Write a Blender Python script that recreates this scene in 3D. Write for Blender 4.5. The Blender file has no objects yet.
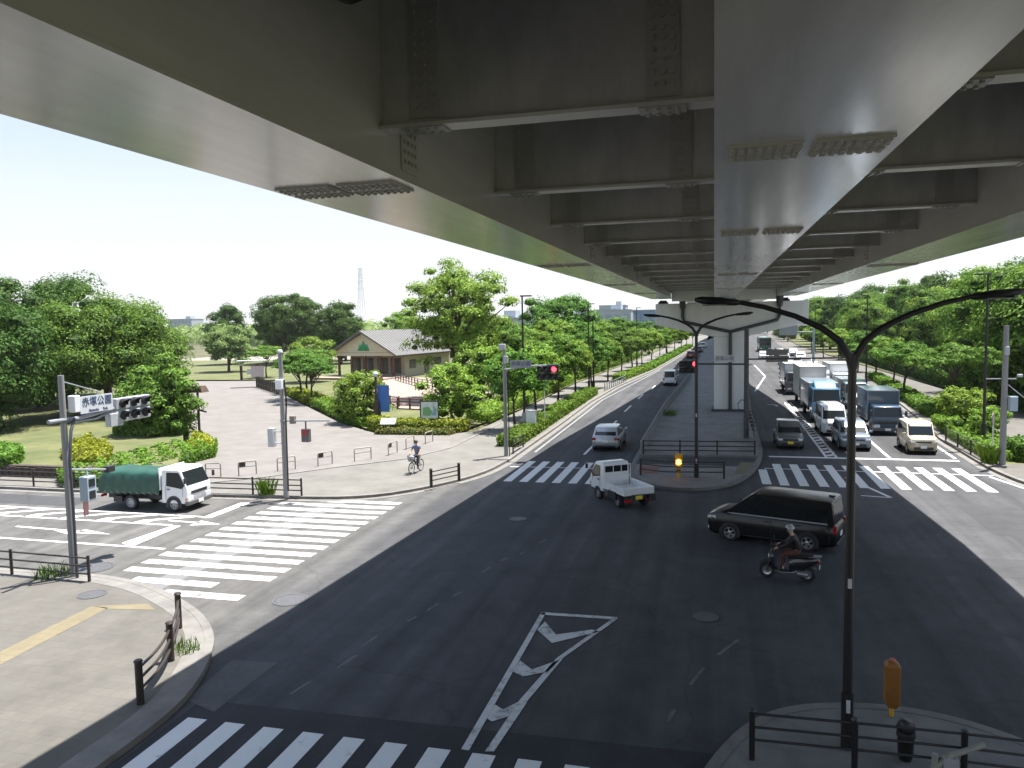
import bpy, math, random
import numpy as np
from mathutils import Vector, Matrix

SC = bpy.context.scene
COL = SC.collection
rad = math.radians
H_CAM = 7.5
FPX = 780.0

# ---------------------------------------------------------------- mesh builder
class MB:
    def __init__(s):
        s.v = []; s.f = []; s.m = []
    def add(s, V, F, mi=0, M=None):
        o = len(s.v)
        if M is not None:
            V = [tuple(M @ Vector(p)) for p in V]
        s.v += [tuple(p) for p in V]
        s.f += [tuple(i + o for i in f) for f in F]
        s.m += [mi] * len(F)
        return s
    def box(s, c, d, mi=0, rz=0.0, M=None, taper=1.0):
        hx, hy, hz = d[0] / 2, d[1] / 2, d[2] / 2
        V = []
        for z, k in ((-hz, 1.0), (hz, taper)):
            for x, y in ((-hx, -hy), (hx, -hy), (hx, hy), (-hx, hy)):
                V.append((x * k, y * k, z))
        T = Matrix.Translation(c) @ Matrix.Rotation(rz, 4, 'Z')
        if M is not None: T = M @ T
        return s.add(V, [(0, 3, 2, 1), (4, 5, 6, 7), (0, 1, 5, 4), (1, 2, 6, 5), (2, 3, 7, 6), (3, 0, 4, 7)], mi, T)
    def prism(s, poly, z0, z1, mi=0, M=None):
        n = len(poly)
        a = sum(poly[i][0] * poly[(i + 1) % n][1] - poly[(i + 1) % n][0] * poly[i][1] for i in range(n))
        if a < 0: poly = poly[::-1]
        V = [(p[0], p[1], z0) for p in poly] + [(p[0], p[1], z1) for p in poly]
        F = [tuple(range(n - 1, -1, -1)), tuple(range(n, 2 * n))]
        F += [(i, (i + 1) % n, n + (i + 1) % n, n + i) for i in range(n)]
        return s.add(V, F, mi, M)
    def sheet(s, poly, z, mi=0):
        n = len(poly)
        a = sum(poly[i][0] * poly[(i + 1) % n][1] - poly[(i + 1) % n][0] * poly[i][1] for i in range(n))
        if a < 0: poly = poly[::-1]
        return s.add([(p[0], p[1], z) for p in poly], [tuple(range(n))], mi)
    def rect(s, x0, x1, y0, y1, z, mi=0):
        return s.sheet([(x0, y0), (x1, y0), (x1, y1), (x0, y1)], z, mi)
    def tube(s, pts, r, n=8, mi=0, M=None):
        pts = [Vector(p) for p in pts]
        rs = r if isinstance(r, (list, tuple)) else [r] * len(pts)
        rings = []
        up = None
        for i, p in enumerate(pts):
            t = (pts[min(i + 1, len(pts) - 1)] - pts[max(i - 1, 0)]).normalized()
            if up is None:
                up = Vector((0, 0, 1)) if abs(t.z) < 0.9 else Vector((1, 0, 0))
            a = t.cross(up)
            if a.length < 1e-5: a = t.orthogonal()
            a.normalize(); b = t.cross(a).normalized(); up = -b if False else up
            rings.append([p + (a * math.cos(2 * math.pi * k / n) + b * math.sin(2 * math.pi * k / n)) * rs[i] for k in range(n)])
        return s.loft(rings, mi, M)
    def loft(s, rings, mi=0, M=None, cap=True):
        n = len(rings[0]); V = [p for r in rings for p in r]; F = []
        for i in range(len(rings) - 1):
            for k in range(n):
                F.append((i * n + k, i * n + (k + 1) % n, (i + 1) * n + (k + 1) % n, (i + 1) * n + k))
        if cap:
            F.append(tuple(range(n - 1, -1, -1)))
            F.append(tuple((len(rings) - 1) * n + k for k in range(n)))
        return s.add(V, F, mi, M)
    def cyl(s, p0, p1, r0, r1=None, n=12, mi=0, M=None):
        return s.tube([p0, p1], [r0, r0 if r1 is None else r1], n, mi, M)
    def lathe(s, prof, n=20, mi=0, M=None):
        rings = [[(r * math.cos(2 * math.pi * k / n), r * math.sin(2 * math.pi * k / n), z) for k in range(n)] for r, z in prof]
        return s.loft(rings, mi, M, cap=prof[0] != prof[-1])
    def quad(s, a, b, c, d, mi=0, M=None):
        return s.add([a, b, c, d], [(0, 1, 2, 3)], mi, M)
    def plate(s, pts, th, mi=0, M=None):
        """a flat polygon pushed out along its normal by th: a thin solid"""
        P = [Vector(p) for p in pts]
        nrm = (P[1] - P[0]).cross(P[-1] - P[0]).normalized()
        n = len(P)
        V = [p - nrm * th for p in P] + [p + nrm * th for p in P]
        F = [tuple(range(n - 1, -1, -1)), tuple(range(n, 2 * n))] + [(i, (i + 1) % n, n + (i + 1) % n, n + i) for i in range(n)]
        return s.add(V, F, mi, M)
    def build(s, name, mats, parent=None, smooth=None, bevel=None, fix=True):
        me = bpy.data.meshes.new(name)
        me.from_pydata(s.v, [], s.f)
        if not isinstance(mats, (list, tuple)): mats = [mats]
        for m in mats:
            if m: me.materials.append(m)
        if len(mats) > 1: me.polygons.foreach_set('material_index', s.m)
        if fix:
            import bmesh
            bm = bmesh.new(); bm.from_mesh(me)
            bmesh.ops.recalc_face_normals(bm, faces=bm.faces); bm.to_mesh(me); bm.free()
        if smooth:
            me.polygons.foreach_set('use_smooth', [True] * len(me.polygons))
            me.set_sharp_from_angle(angle=rad(smooth))
        me.update()
        o = bpy.data.objects.new(name, me); COL.objects.link(o)
        if parent is not None: o.parent = parent
        if bevel:
            b = o.modifiers.new('bevel', 'BEVEL'); b.width = bevel; b.segments = 2; b.limit_method = 'ANGLE'; b.angle_limit = rad(40)
        return o

def tag(o, label=None, cat=None, group=None, kind=None):
    if label: o['label'] = label
    if cat: o['category'] = cat
    if group: o['group'] = group
    if kind: o['kind'] = kind
    return o

def thing(name, label, cat, loc=(0, 0, 0), rz=0.0, group=None):
    o = bpy.data.objects.new(name, None); COL.objects.link(o)
    o.empty_display_size = 0.3
    o.location = loc; o.rotation_euler = (0, 0, rz)
    return tag(o, label, cat, group)

def dup(o, loc, rz=0.0, scale=None, label=None, group=None):
    def cp(x, par):
        c = x.copy(); COL.objects.link(c)
        if par is not None: c.parent = par
        for ch in KIDS(x): cp(ch, c)
        return c
    c = cp(o, None)
    c.location = loc; c.rotation_euler = (0, 0, rz)
    if scale: c.scale = scale if isinstance(scale, (tuple, list)) else (scale,) * 3
    if label: c['label'] = label
    if group: c['group'] = group
    return c

def KIDS(x): return list(x.children)

def structure(name, mb, m, **k):
    o = mb.build(name, m, **k); o['kind'] = 'structure'; return o

# ---------------------------------------------------------------- camera model (solved from the photograph)
def _n(v): return Vector(v).normalized()
_Y = _n((202, 67, -FPX)); _X = _n((2855, -6, FPX))
_X = (_X - _Y * _X.dot(_Y)).normalized(); _Z = _X.cross(_Y)
RCAM = Matrix((_X, _Y, _Z))
def G(px, py, z=0.0):
    """ground point (x, y) at height z that was surveyed from the photograph"""
    d = RCAM @ Vector((px - 512, -(py - 384), -FPX)); t = (z - H_CAM) / d.z
    return (d.x * t, d.y * t)
def PY(px, py, y):
    d = RCAM @ Vector((px - 512, -(py - 384), -FPX)); t = y / d.y
    return (d.x * t, y, d.z * t + H_CAM)

def chaikin(p, it=2, closed=False):
    for _ in range(it):
        q = [] if closed else [p[0]]
        for i in range(len(p) if closed else len(p) - 1):
            a, b = p[i], p[(i + 1) % len(p)]
            q.append((a[0] * .75 + b[0] * .25, a[1] * .75 + b[1] * .25)); q.append((a[0] * .25 + b[0] * .75, a[1] * .25 + b[1] * .75))
        if not closed: q.append(p[-1])
        p = q
    return p

def offset(p, d):
    """polyline moved d to its left"""
    out = []
    for i in range(len(p)):
        a = Vector(p[max(i - 1, 0)]); b = Vector(p[min(i + 1, len(p) - 1)])
        t = (b - a).normalized(); out.append((p[i][0] - t.y * d, p[i][1] + t.x * d))
    return out

def band(mb, p, d0, d1, z0, z1, mi=0):
    """a solid strip between two offsets of a polyline"""
    a, b = offset(p, d0), offset(p, d1)
    rings = [[(u[0], u[1], z0), (v[0], v[1], z0), (v[0], v[1], z1), (u[0], u[1], z1)] for u, v in zip(a, b)]
    mb.loft(rings, mi)

# ---------------------------------------------------------------- materials
MATS = {}
def mat(name, col, rough=0.6, metal=0.0, spec=0.5, var=0.0, scale=3.0, bump=0.0, bscale=40.0, coat=0.0, crough=0.06, emit=None, estr=0.0, detail=5.0, col2=None, stretch=None):
    if name in MATS: return MATS[name]
    m = bpy.data.materials.new(name); m.use_nodes = True
    nt = m.node_tree; b = nt.nodes['Principled BSDF']
    b.inputs['Base Color'].default_value = (*col, 1)
    b.inputs['Roughness'].default_value = rough; b.inputs['Metallic'].default_value = metal
    b.inputs['Specular IOR Level'].default_value = spec
    if coat: b.inputs['Coat Weight'].default_value = coat; b.inputs['Coat Roughness'].default_value = crough
    if emit: b.inputs['Emission Color'].default_value = (*emit, 1); b.inputs['Emission Strength'].default_value = estr
    if var or col2 or bump:
        tc = nt.nodes.new('ShaderNodeTexCoord'); vec = tc.outputs['Object']
        if stretch:
            mp = nt.nodes.new('ShaderNodeMapping'); mp.inputs['Scale'].default_value = stretch
            nt.links.new(vec, mp.inputs['Vector']); vec = mp.outputs['Vector']
    if var or col2:
        n = nt.nodes.new('ShaderNodeTexNoise'); n.inputs['Scale'].default_value = scale; n.inputs['Detail'].default_value = detail; n.inputs['Roughness'].default_value = 0.65
        nt.links.new(vec, n.inputs['Vector'])
        r = nt.nodes.new('ShaderNodeValToRGB'); r.color_ramp.elements[0].position = 0.3; r.color_ramp.elements[1].position = 0.7
        lo = [c * (1 - var) for c in col]; hi = list(col2) if col2 else [min(1, c * (1 + var)) for c in col]
        r.color_ramp.elements[0].color = (*lo, 1); r.color_ramp.elements[1].color = (*hi, 1)
        nt.links.new(n.outputs['Fac'], r.inputs['Fac']); nt.links.new(r.outputs['Color'], b.inputs['Base Color'])
    if bump:
        n2 = nt.nodes.new('ShaderNodeTexNoise'); n2.inputs['Scale'].default_value = bscale; n2.inputs['Detail'].default_value = 4
        nt.links.new(vec, n2.inputs['Vector'])
        bp = nt.nodes.new('ShaderNodeBump'); bp.inputs['Strength'].default_value = bump; bp.inputs['Distance'].default_value = 0.02
        nt.links.new(n2.outputs['Fac'], bp.inputs['Height']); nt.links.new(bp.outputs['Normal'], b.inputs['Normal'])
    MATS[name] = m
    return m

def asphalt(name, base, dark, patch=0.25, old=None):
    m = bpy.data.materials.new(name); m.use_nodes = True; nt = m.node_tree; b = nt.nodes['Principled BSDF']
    L = nt.links.new
    geo = nt.nodes.new('ShaderNodeNewGeometry')
    def noise(sc, det, rough=0.6, vec=None):
        n = nt.nodes.new('ShaderNodeTexNoise'); n.inputs['Scale'].default_value = sc; n.inputs['Detail'].default_value = det; n.inputs['Roughness'].default_value = rough
        L(vec or geo.outputs['Position'], n.inputs['Vector']); return n.outputs['Fac']
    def ramp(f, p0, c0, p1, c1):
        r = nt.nodes.new('ShaderNodeValToRGB'); r.color_ramp.elements[0].position = p0; r.color_ramp.elements[1].position = p1
        r.color_ramp.elements[0].color = (*c0, 1); r.color_ramp.elements[1].color = (*c1, 1); L(f, r.inputs['Fac']); return r.outputs['Color']
    def mul(a, c, f=1.0):
        x = nt.nodes.new('ShaderNodeMix'); x.data_type = 'RGBA'; x.blend_type = 'MULTIPLY'; x.inputs['Factor'].default_value = f
        L(a, x.inputs['A']); L(c, x.inputs['B']); return x.outputs['Result']
    c = ramp(noise(0.16, 4), .35, dark, .65, base)
    if old:
        sx = nt.nodes.new('ShaderNodeSeparateXYZ'); L(geo.outputs['Position'], sx.inputs[0])
        ad = nt.nodes.new('ShaderNodeMath'); ad.operation = 'MULTIPLY_ADD'; ad.inputs[1].default_value = 3.0; L(noise(.5, 4), ad.inputs[0]); L(sx.outputs['X'], ad.inputs[2])
        mr = nt.nodes.new('ShaderNodeMapRange'); mr.inputs['From Min'].default_value = -9.2; mr.inputs['From Max'].default_value = -11.0; L(ad.outputs[0], mr.inputs['Value'])
        xo = nt.nodes.new('ShaderNodeMix'); xo.data_type = 'RGBA'; L(mr.outputs['Result'], xo.inputs['Factor']); L(c, xo.inputs['A']); L(ramp(noise(0.3, 4), .35, tuple(k * .86 for k in old), .65, old), xo.inputs['B']); c = xo.outputs['Result']
    mp = nt.nodes.new('ShaderNodeMapping'); mp.inputs['Scale'].default_value = (1.6, .05, 1); L(geo.outputs['Position'], mp.inputs['Vector'])
    c = mul(c, ramp(noise(1.0, 3, .5, mp.outputs['Vector']), .3, (1 - patch,) * 3, .7, (1.0,) * 3))
    c = mul(c, ramp(noise(1.3, 6, .75), .32, (.78,) * 3, .62, (1.08,) * 3))
    c = mul(c, ramp(noise(5.5, 4, .7), .60, (1,) * 3, .74, (.72,) * 3), .7)
    c = mul(c, ramp(noise(55, 3, .7), .3, (.74,) * 3, .7, (1.25,) * 3))
    v = nt.nodes.new('ShaderNodeTexVoronoi'); v.feature = 'DISTANCE_TO_EDGE'; v.inputs['Scale'].default_value = 0.16
    wv = nt.nodes.new('ShaderNodeMix'); wv.data_type = 'RGBA'; wv.blend_type = 'ADD'; wv.inputs['Factor'].default_value = 0.9
    n3 = nt.nodes.new('ShaderNodeTexNoise'); n3.inputs['Scale'].default_value = 0.7; n3.inputs['Detail'].default_value = 6
    L(geo.outputs['Position'], n3.inputs['Vector']); L(geo.outputs['Position'], wv.inputs['A']); L(n3.outputs['Color'], wv.inputs['B'])
    L(wv.outputs['Result'], v.inputs['Vector'])
    c = mul(c, ramp(v.outputs['Distance'], .0, (.62,) * 3, .006, (1,) * 3), .55)
    L(c, b.inputs['Base Color'])
    b.inputs['Roughness'].default_value = 0.82; b.inputs['Specular IOR Level'].default_value = 0.3
    n2 = nt.nodes.new('ShaderNodeTexNoise'); n2.inputs['Scale'].default_value = 70; n2.inputs['Detail'].default_value = 3
    L(geo.outputs['Position'], n2.inputs['Vector'])
    bp = nt.nodes.new('ShaderNodeBump'); bp.inputs['Strength'].default_value = .35; bp.inputs['Distance'].default_value = .01
    L(n2.outputs['Fac'], bp.inputs['Height']); L(bp.outputs['Normal'], b.inputs['Normal'])
    MATS[name] = m
    return m

def paint_mark(name, col, under, wear=0.5):
    m = bpy.data.materials.new(name); m.use_nodes = True; nt = m.node_tree; b = nt.nodes['Principled BSDF']; L = nt.links.new
    geo = nt.nodes.new('ShaderNodeNewGeometry')
    n = nt.nodes.new('ShaderNodeTexNoise'); n.inputs['Scale'].default_value = 2.2; n.inputs['Detail'].default_value = 9; n.inputs['Roughness'].default_value = .78
    L(geo.outputs['Position'], n.inputs['Vector'])
    r = nt.nodes.new('ShaderNodeValToRGB'); r.color_ramp.elements[0].position = wear - .12; r.color_ramp.elements[1].position = wear + .04
    r.color_ramp.elements[0].color = (*under, 1); r.color_ramp.elements[1].color = (*col, 1)
    L(n.outputs['Fac'], r.inputs['Fac']); L(r.outputs['Color'], b.inputs['Base Color'])
    b.inputs['Roughness'].default_value = .7
    MATS[name] = m; return m

def paving(name, a, bcol, mort, size, gap=0.012, rot=0.0, var=.12):
    m = bpy.data.materials.new(name); m.use_nodes = True; nt = m.node_tree; b = nt.nodes['Principled BSDF']; L = nt.links.new
    geo = nt.nodes.new('ShaderNodeNewGeometry')
    mp = nt.nodes.new('ShaderNodeMapping'); mp.inputs['Rotation'].default_value = (0, 0, rot); L(geo.outputs['Position'], mp.inputs['Vector'])
    br = nt.nodes.new('ShaderNodeTexBrick'); br.inputs['Scale'].default_value = 1.0
    br.inputs['Brick Width'].default_value = size[0]; br.inputs['Row Height'].default_value = size[1]; br.inputs['Mortar Size'].default_value = gap
    br.inputs['Color1'].default_value = (*a, 1); br.inputs['Color2'].default_value = (*bcol, 1); br.inputs['Mortar'].default_value = (*mort, 1)
    L(mp.outputs['Vector'], br.inputs['Vector'])
    n = nt.nodes.new('ShaderNodeTexNoise'); n.inputs['Scale'].default_value = .55; n.inputs['Detail'].default_value = 8; n.inputs['Roughness'].default_value = .7
    L(geo.outputs['Position'], n.inputs['Vector'])
    r = nt.nodes.new('ShaderNodeValToRGB'); r.color_ramp.elements[0].position = .3; r.color_ramp.elements[1].position = .7
    r.color_ramp.elements[0].color = (1 - var * 1.6,) * 3 + (1,); r.color_ramp.elements[1].color = (1 + var,) * 3 + (1,)
    L(n.outputs['Fac'], r.inputs['Fac'])
    x = nt.nodes.new('ShaderNodeMix'); x.data_type = 'RGBA'; x.blend_type = 'MULTIPLY'; x.inputs['Factor'].default_value = 1
    L(br.outputs['Color'], x.inputs['A']); L(r.outputs['Color'], x.inputs['B']); L(x.outputs['Result'], b.inputs['Base Color'])
    b.inputs['Roughness'].default_value = .85
    MATS[name] = m; return m

def leafmat(name, c0, c1, trans=0.3, hue=0.06):
    """leaf colour varies leaf by leaf and plant by plant"""
    m = bpy.data.materials.new(name); m.use_nodes = True; nt = m.node_tree; L = nt.links.new
    b = nt.nodes['Principled BSDF']; out = nt.nodes['Material Output']
    geo = nt.nodes.new('ShaderNodeNewGeometry'); oi = nt.nodes.new('ShaderNodeObjectInfo')
    r = nt.nodes.new('ShaderNodeValToRGB'); r.color_ramp.elements[0].color = (*c0, 1); r.color_ramp.elements[1].color = (*c1, 1)
    L(geo.outputs['Random Per Island'], r.inputs['Fac'])
    hs = nt.nodes.new('ShaderNodeHueSaturation')
    mr = nt.nodes.new('ShaderNodeMapRange'); mr.inputs['To Min'].default_value = .5 - hue / 2; mr.inputs['To Max'].default_value = .5 + hue / 3
    L(oi.outputs['Random'], mr.inputs['Value']); L(mr.outputs['Result'], hs.inputs['Hue'])
    mv = nt.nodes.new('ShaderNodeMapRange'); mv.inputs['To Min'].default_value = .82; mv.inputs['To Max'].default_value = 1.18
    mm = nt.nodes.new('ShaderNodeMath'); mm.operation = 'FRACT'; m2 = nt.nodes.new('ShaderNodeMath'); m2.operation = 'MULTIPLY'; m2.inputs[1].default_value = 7.31
    L(oi.outputs['Random'], m2.inputs[0]); L(m2.outputs[0], mm.inputs[0]); L(mm.outputs[0], mv.inputs['Value']); L(mv.outputs['Result'], hs.inputs['Value'])
    L(r.outputs['Color'], hs.inputs['Color']); L(hs.outputs['Color'], b.inputs['Base Color'])
    b.inputs['Roughness'].default_value = .65; b.inputs['Specular IOR Level'].default_value = .12
    t = nt.nodes.new('ShaderNodeBsdfTranslucent'); L(hs.outputs['Color'], t.inputs['Color'])
    mx = nt.nodes.new('ShaderNodeMixShader'); mx.inputs['Fac'].default_value = trans
    L(b.outputs['BSDF'], mx.inputs[1]); L(t.outputs['BSDF'], mx.inputs[2]); L(mx.outputs['Shader'], out.inputs['Surface'])
    MATS[name] = m; return m
# ---------------------------------------------------------------- render, world, sun, camera
SC.render.engine = 'CYCLES'
SC.view_settings.view_transform = 'Standard'; SC.view_settings.look = 'None'
SC.view_settings.gamma = 1.0; SC.view_settings.exposure = 1.5; SC.view_settings.use_curve_mapping = False
SC.cycles.max_bounces = 8; SC.cycles.diffuse_bounces = 4; SC.cycles.glossy_bounces = 3; SC.cycles.transmission_bounces = 3; SC.cycles.transparent_max_bounces = 6
SC.cycles.use_denoising = True
SC.cycles.caustics_reflective = False; SC.cycles.caustics_refractive = False
SUN_EL = rad(73.5); SUN_AZ = math.atan2(0.95, 1.05)
w = bpy.data.worlds.new("World"); SC.world = w; w.use_nodes = True
nt = w.node_tree; bg = nt.nodes['Background']
sky = nt.nodes.new('ShaderNodeTexSky'); sky.sky_type = 'NISHITA'; sky.sun_disc = False
sky.sun_elevation = SUN_EL; sky.sun_rotation = SUN_AZ; sky.air_density = 1.0; sky.dust_density = 1.2; sky.ozone_density = 1.0
# a thin bright veil of summer haze over the sky, thickest near the horizon
gm = nt.nodes.new('ShaderNodeNewGeometry'); sz = nt.nodes.new('ShaderNodeSeparateXYZ'); nt.links.new(gm.outputs['Position'], sz.inputs[0])
vr = nt.nodes.new('ShaderNodeMapRange'); vr.inputs['From Min'].default_value = .45; vr.inputs['From Max'].default_value = .75; vr.inputs['To Min'].default_value = .88; vr.inputs['To Max'].default_value = .15
nt.links.new(sz.outputs['Z'], vr.inputs['Value'])
vc = nt.nodes.new('ShaderNodeValToRGB'); e = vc.color_ramp.elements
e[0].position = 0.0; e[0].color = (.97, .98, 1.0, 1); e[1].position = .55; e[1].color = (.52, .70, .95, 1)
q = e.new(.09); q.color = (.95, .975, 1.0, 1); q = e.new(.14); q.color = (.91, .96, 1.0, 1); q = e.new(.21); q.color = (.76, .87, 1.0, 1)
nt.links.new(sz.outputs['Z'], vc.inputs['Fac'])
vs = nt.nodes.new('ShaderNodeVectorMath'); vs.operation = 'SCALE'; vs.inputs['Scale'].default_value = 3.55; nt.links.new(vc.outputs['Color'], vs.inputs[0])
vm = nt.nodes.new('ShaderNodeMix'); vm.data_type = 'RGBA'; nt.links.new(vr.outputs['Result'], vm.inputs['Factor']); nt.links.new(sky.outputs['Color'], vm.inputs['A']); nt.links.new(vs.outputs['Vector'], vm.inputs['B'])
nt.links.new(vm.outputs['Result'], bg.inputs['Color']); bg.inputs['Strength'].default_value = 0.10
sl = bpy.data.lights.new('sun', 'SUN'); sl.energy = 5.0; sl.angle = rad(0.5); sl.color = (1.0, 0.965, 0.91)
so = bpy.data.objects.new('sun', sl); COL.objects.link(so)
sdir = Vector((math.sin(SUN_AZ) * math.cos(SUN_EL), math.cos(SUN_AZ) * math.cos(SUN_EL), math.sin(SUN_EL)))
so.rotation_euler = sdir.to_track_quat('Z', 'Y').to_euler(); so.location = (30, 30, 60)
cd = bpy.data.cameras.new('camera'); cam = bpy.data.objects.new('camera', cd); COL.objects.link(cam)
cam.matrix_world = Matrix.Translation((0, 0, H_CAM)) @ RCAM.to_4x4()
cd.sensor_fit = 'HORIZONTAL'; cd.sensor_width = 36.0; cd.lens = 36.0 * FPX / 1024
cd.clip_start = 0.1; cd.clip_end = 6000
SC.camera = cam

# ---------------------------------------------------------------- shared materials
ASPH = asphalt('asphalt', (.084, .084, .088), (.056, .057, .061), old=(.122, .118, .112), patch=.45)
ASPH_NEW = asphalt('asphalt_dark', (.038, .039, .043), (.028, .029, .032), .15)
ASPH_OLD = asphalt('asphalt_pale', (.10, .10, .10), (.078, .078, .079), .12)
MARK = paint_mark('marking_paint', (.62, .62, .61), (.10, .10, .10), .37)
MARK_MID = paint_mark('marking_paint_scuffed', (.50, .50, .49), (.125, .125, .122), .51)
MARK_WORN = paint_mark('marking_paint_worn', (.50, .50, .49), (.09, .09, .09), .46)
CONC = mat('kerb_concrete', (.15, .143, .132), .9, var=.22, scale=2.0, bump=.3)
CONC_D = mat('island_concrete', (.15, .148, .14), .9, var=.25, scale=1.2, bump=.3)
WALK = paving('walk_paving', (.106, .098, .084), (.094, .088, .077), (.074, .069, .061), (.30, .30), .005, 0, .16)
WALK2 = paving('park_walk_paving', (.140, .132, .116), (.128, .121, .107), (.105, .10, .09), (.30, .30), .005, .3, .16)
PLAZA = paving('plaza_paving', (.158, .143, .130), (.143, .131, .120), (.118, .110, .102), (.6, .6), .010, .6, .12)
SLABS = paving('island_slabs', (.215, .205, .198), (.19, .182, .176), (.12, .117, .114), (.3, .3), .007, 0, .2)
LAWN = mat('lawn_turf', (.075, .105, .026), .95, var=.35, scale=.35, col2=(.135, .130, .052), bump=.6, bscale=25, detail=9)
EARTH = mat('park_earth', (.06, .075, .025), .95, var=.5, scale=.12, col2=(.11, .10, .05), detail=9)
TACT = paving('tactile_paving', (.165, .138, .080), (.152, .128, .077), (.125, .108, .075), (.3, .3), .01)
PATH = mat('path_surface', (.22, .20, .16), .95, var=.12, scale=.8)
STEEL_P = mat('girder_paint', (.56, .555, .535), .24, spec=.6, coat=.5, crough=.15, var=.14, scale=1.1, stretch=(2.5, .25, 1.0))
STEEL_F = mat('flange_paint', (.62, .61, .58), .32, spec=.5, var=.08, scale=2)
PIERP = mat('pier_paint', (.72, .72, .71), .42, spec=.4, var=.10, scale=.8, stretch=(1, 1, .15))
BLACK = mat('black_paint', (.012, .012, .013), .38, spec=.5)
DKBROWN = mat('fence_brown', (.030, .022, .018), .45, spec=.5, var=.2, scale=6)
GALV = mat('galvanised', (.26, .275, .29), .5, metal=.35, var=.14, scale=4)
CPOLE = mat('concrete_pole', (.24, .24, .235), .75, var=.12, scale=2.5, stretch=(1, 1, .2))
WHITEP = mat('white_paint', (.72, .73, .74), .35, spec=.5, var=.05, scale=3)
DARKP = mat('dark_plastic', (.02, .02, .022), .5)
RUBBER = mat('rubber', (.018, .018, .019), .8)
RIM = mat('alloy', (.45, .46, .47), .3, metal=.8)
GLASS = mat('vehicle_glass', (.012, .016, .018), .08, spec=.5)
CHROME = mat('chrome', (.6, .61, .62), .15, metal=1)
LAMPG = mat('lamp_glass', (.66, .68, .70), .12, spec=.8)
TAILR = mat('tail_red', (.32, .012, .012), .2, spec=.7)
PLATEW = mat('number_plate', (.75, .76, .74), .4)
PLATEY = mat('number_plate_yellow', (.75, .56, .05), .4)
YELLOW = mat('signal_yellow', (.62, .33, .02), .45, var=.08)
SKIN = mat('skin', (.50, .31, .22), .55)

# ---------------------------------------------------------------- ground and roads
g = MB(); R_ = 3500
ring = [(R_ * math.cos(2 * math.pi * k / 64), 300 + R_ * math.sin(2 * math.pi * k / 64)) for k in range(64)]
g.sheet(ring, -.03); structure('ground', g, EARTH)

LK = [(-10.6, 40.1), (-10.6, 55), (-10.75, 70), (-10.3, 85), (-8.1, 114.6), (-4.7, 203.6), (2, 330), (8, 400)]      # kerb of the outbound carriageway
RK = [(12.7, 41.4), (12.9, 50.5), (13.7, 57.2), (14.9, 70.4), (15.4, 83), (15.6, 102), (15.8, 145), (16.6, 210), (20, 300), (24, 400)]
r = MB()
road = [(-400, 18.6), (-21.5, 18.6), (-18.3, 18.6), (-14.5, 14.5), (-11, 9), (-10.9, -80), (14, -80), (14, 12), (18, 16), (400, 16), (400, 33), (16, 33), (13.2, 37)] + \
       [(x + .6, y) for x, y in RK] + [(x - .6, y) for x, y in LK[::-1]] + [(-12, 34), (-17.7, 29.7), (-33, 29.5), (-400, 29.5)]
r.sheet(road, 0.0); structure('road', r, ASPH)
p = MB()
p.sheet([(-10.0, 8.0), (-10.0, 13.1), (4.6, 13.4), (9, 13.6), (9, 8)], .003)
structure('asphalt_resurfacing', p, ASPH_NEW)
PATCH_D = asphalt('asphalt_trench', (.062, .062, .065), (.046, .047, .05), .1)
for k_, q_ in enumerate(([(-1.2, 20.5), (.1, 20.3), (1.4, 30.2), (.1, 30.4)], [(4.8, 24.0), (9.8, 24.4), (9.7, 26.2), (4.7, 25.8)], [(-9.0, 21.5), (-7.4, 21.8), (-6.6, 32.5), (-8.1, 32.4)], [(-34, 27.0), (-26.5, 26.9), (-26.5, 28.4), (-34, 28.6)], [(9.2, 29), (11.2, 29), (11.2, 33.5), (9.2, 33.5)])):
    p = MB(); p.sheet(q_, .0035); structure('asphalt_patch', p, PATCH_D)
p = MB(); p.sheet([G(186, 700), G(232, 660), G(278, 663), G(214, 712)], .005); structure('asphalt_patch', p, ASPH_OLD)

# --- raised pavement slabs with kerbs
def slab(name, poly, z, m, kerb=None, kw=.18, kz=.012, apron=None, closed=False):
    s = MB(); s.prism(poly, -.02, z); o = structure(name, s, m)
    if kerb:
        k = MB(); band(k, kerb, -.012, kw, -.02, z + kz); structure('kerb', k, CONC)
        if apron:
            k = MB(); band(k, kerb, -apron, -.014, -.02, .012); structure('gutter', k, CONC)
    return o
SW = chaikin([(-60, 19.0), (-21.5, 19.0), (-18.3, 19.1), (-17.6, 19.1), (-15.8, 18.7), (-13.9, 17.7), (-12.7, 16.9), (-11.6, 15.8), (-11.0, 14.8), (-10.5, 13.7), (-10.15, 12.5), (-10.1, 10.6), (-10.1, -60)], 2)
SWr = [(x, y) for x, y in SW][::-1]
slab('corner_pavement', SW + [(-60, -60)], .12, WALK, SW[::-1], kw=.2)
k = MB(); band(k, SWr, .203, .62, .05, .127); structure('kerb_paving', k, CONC)

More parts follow.
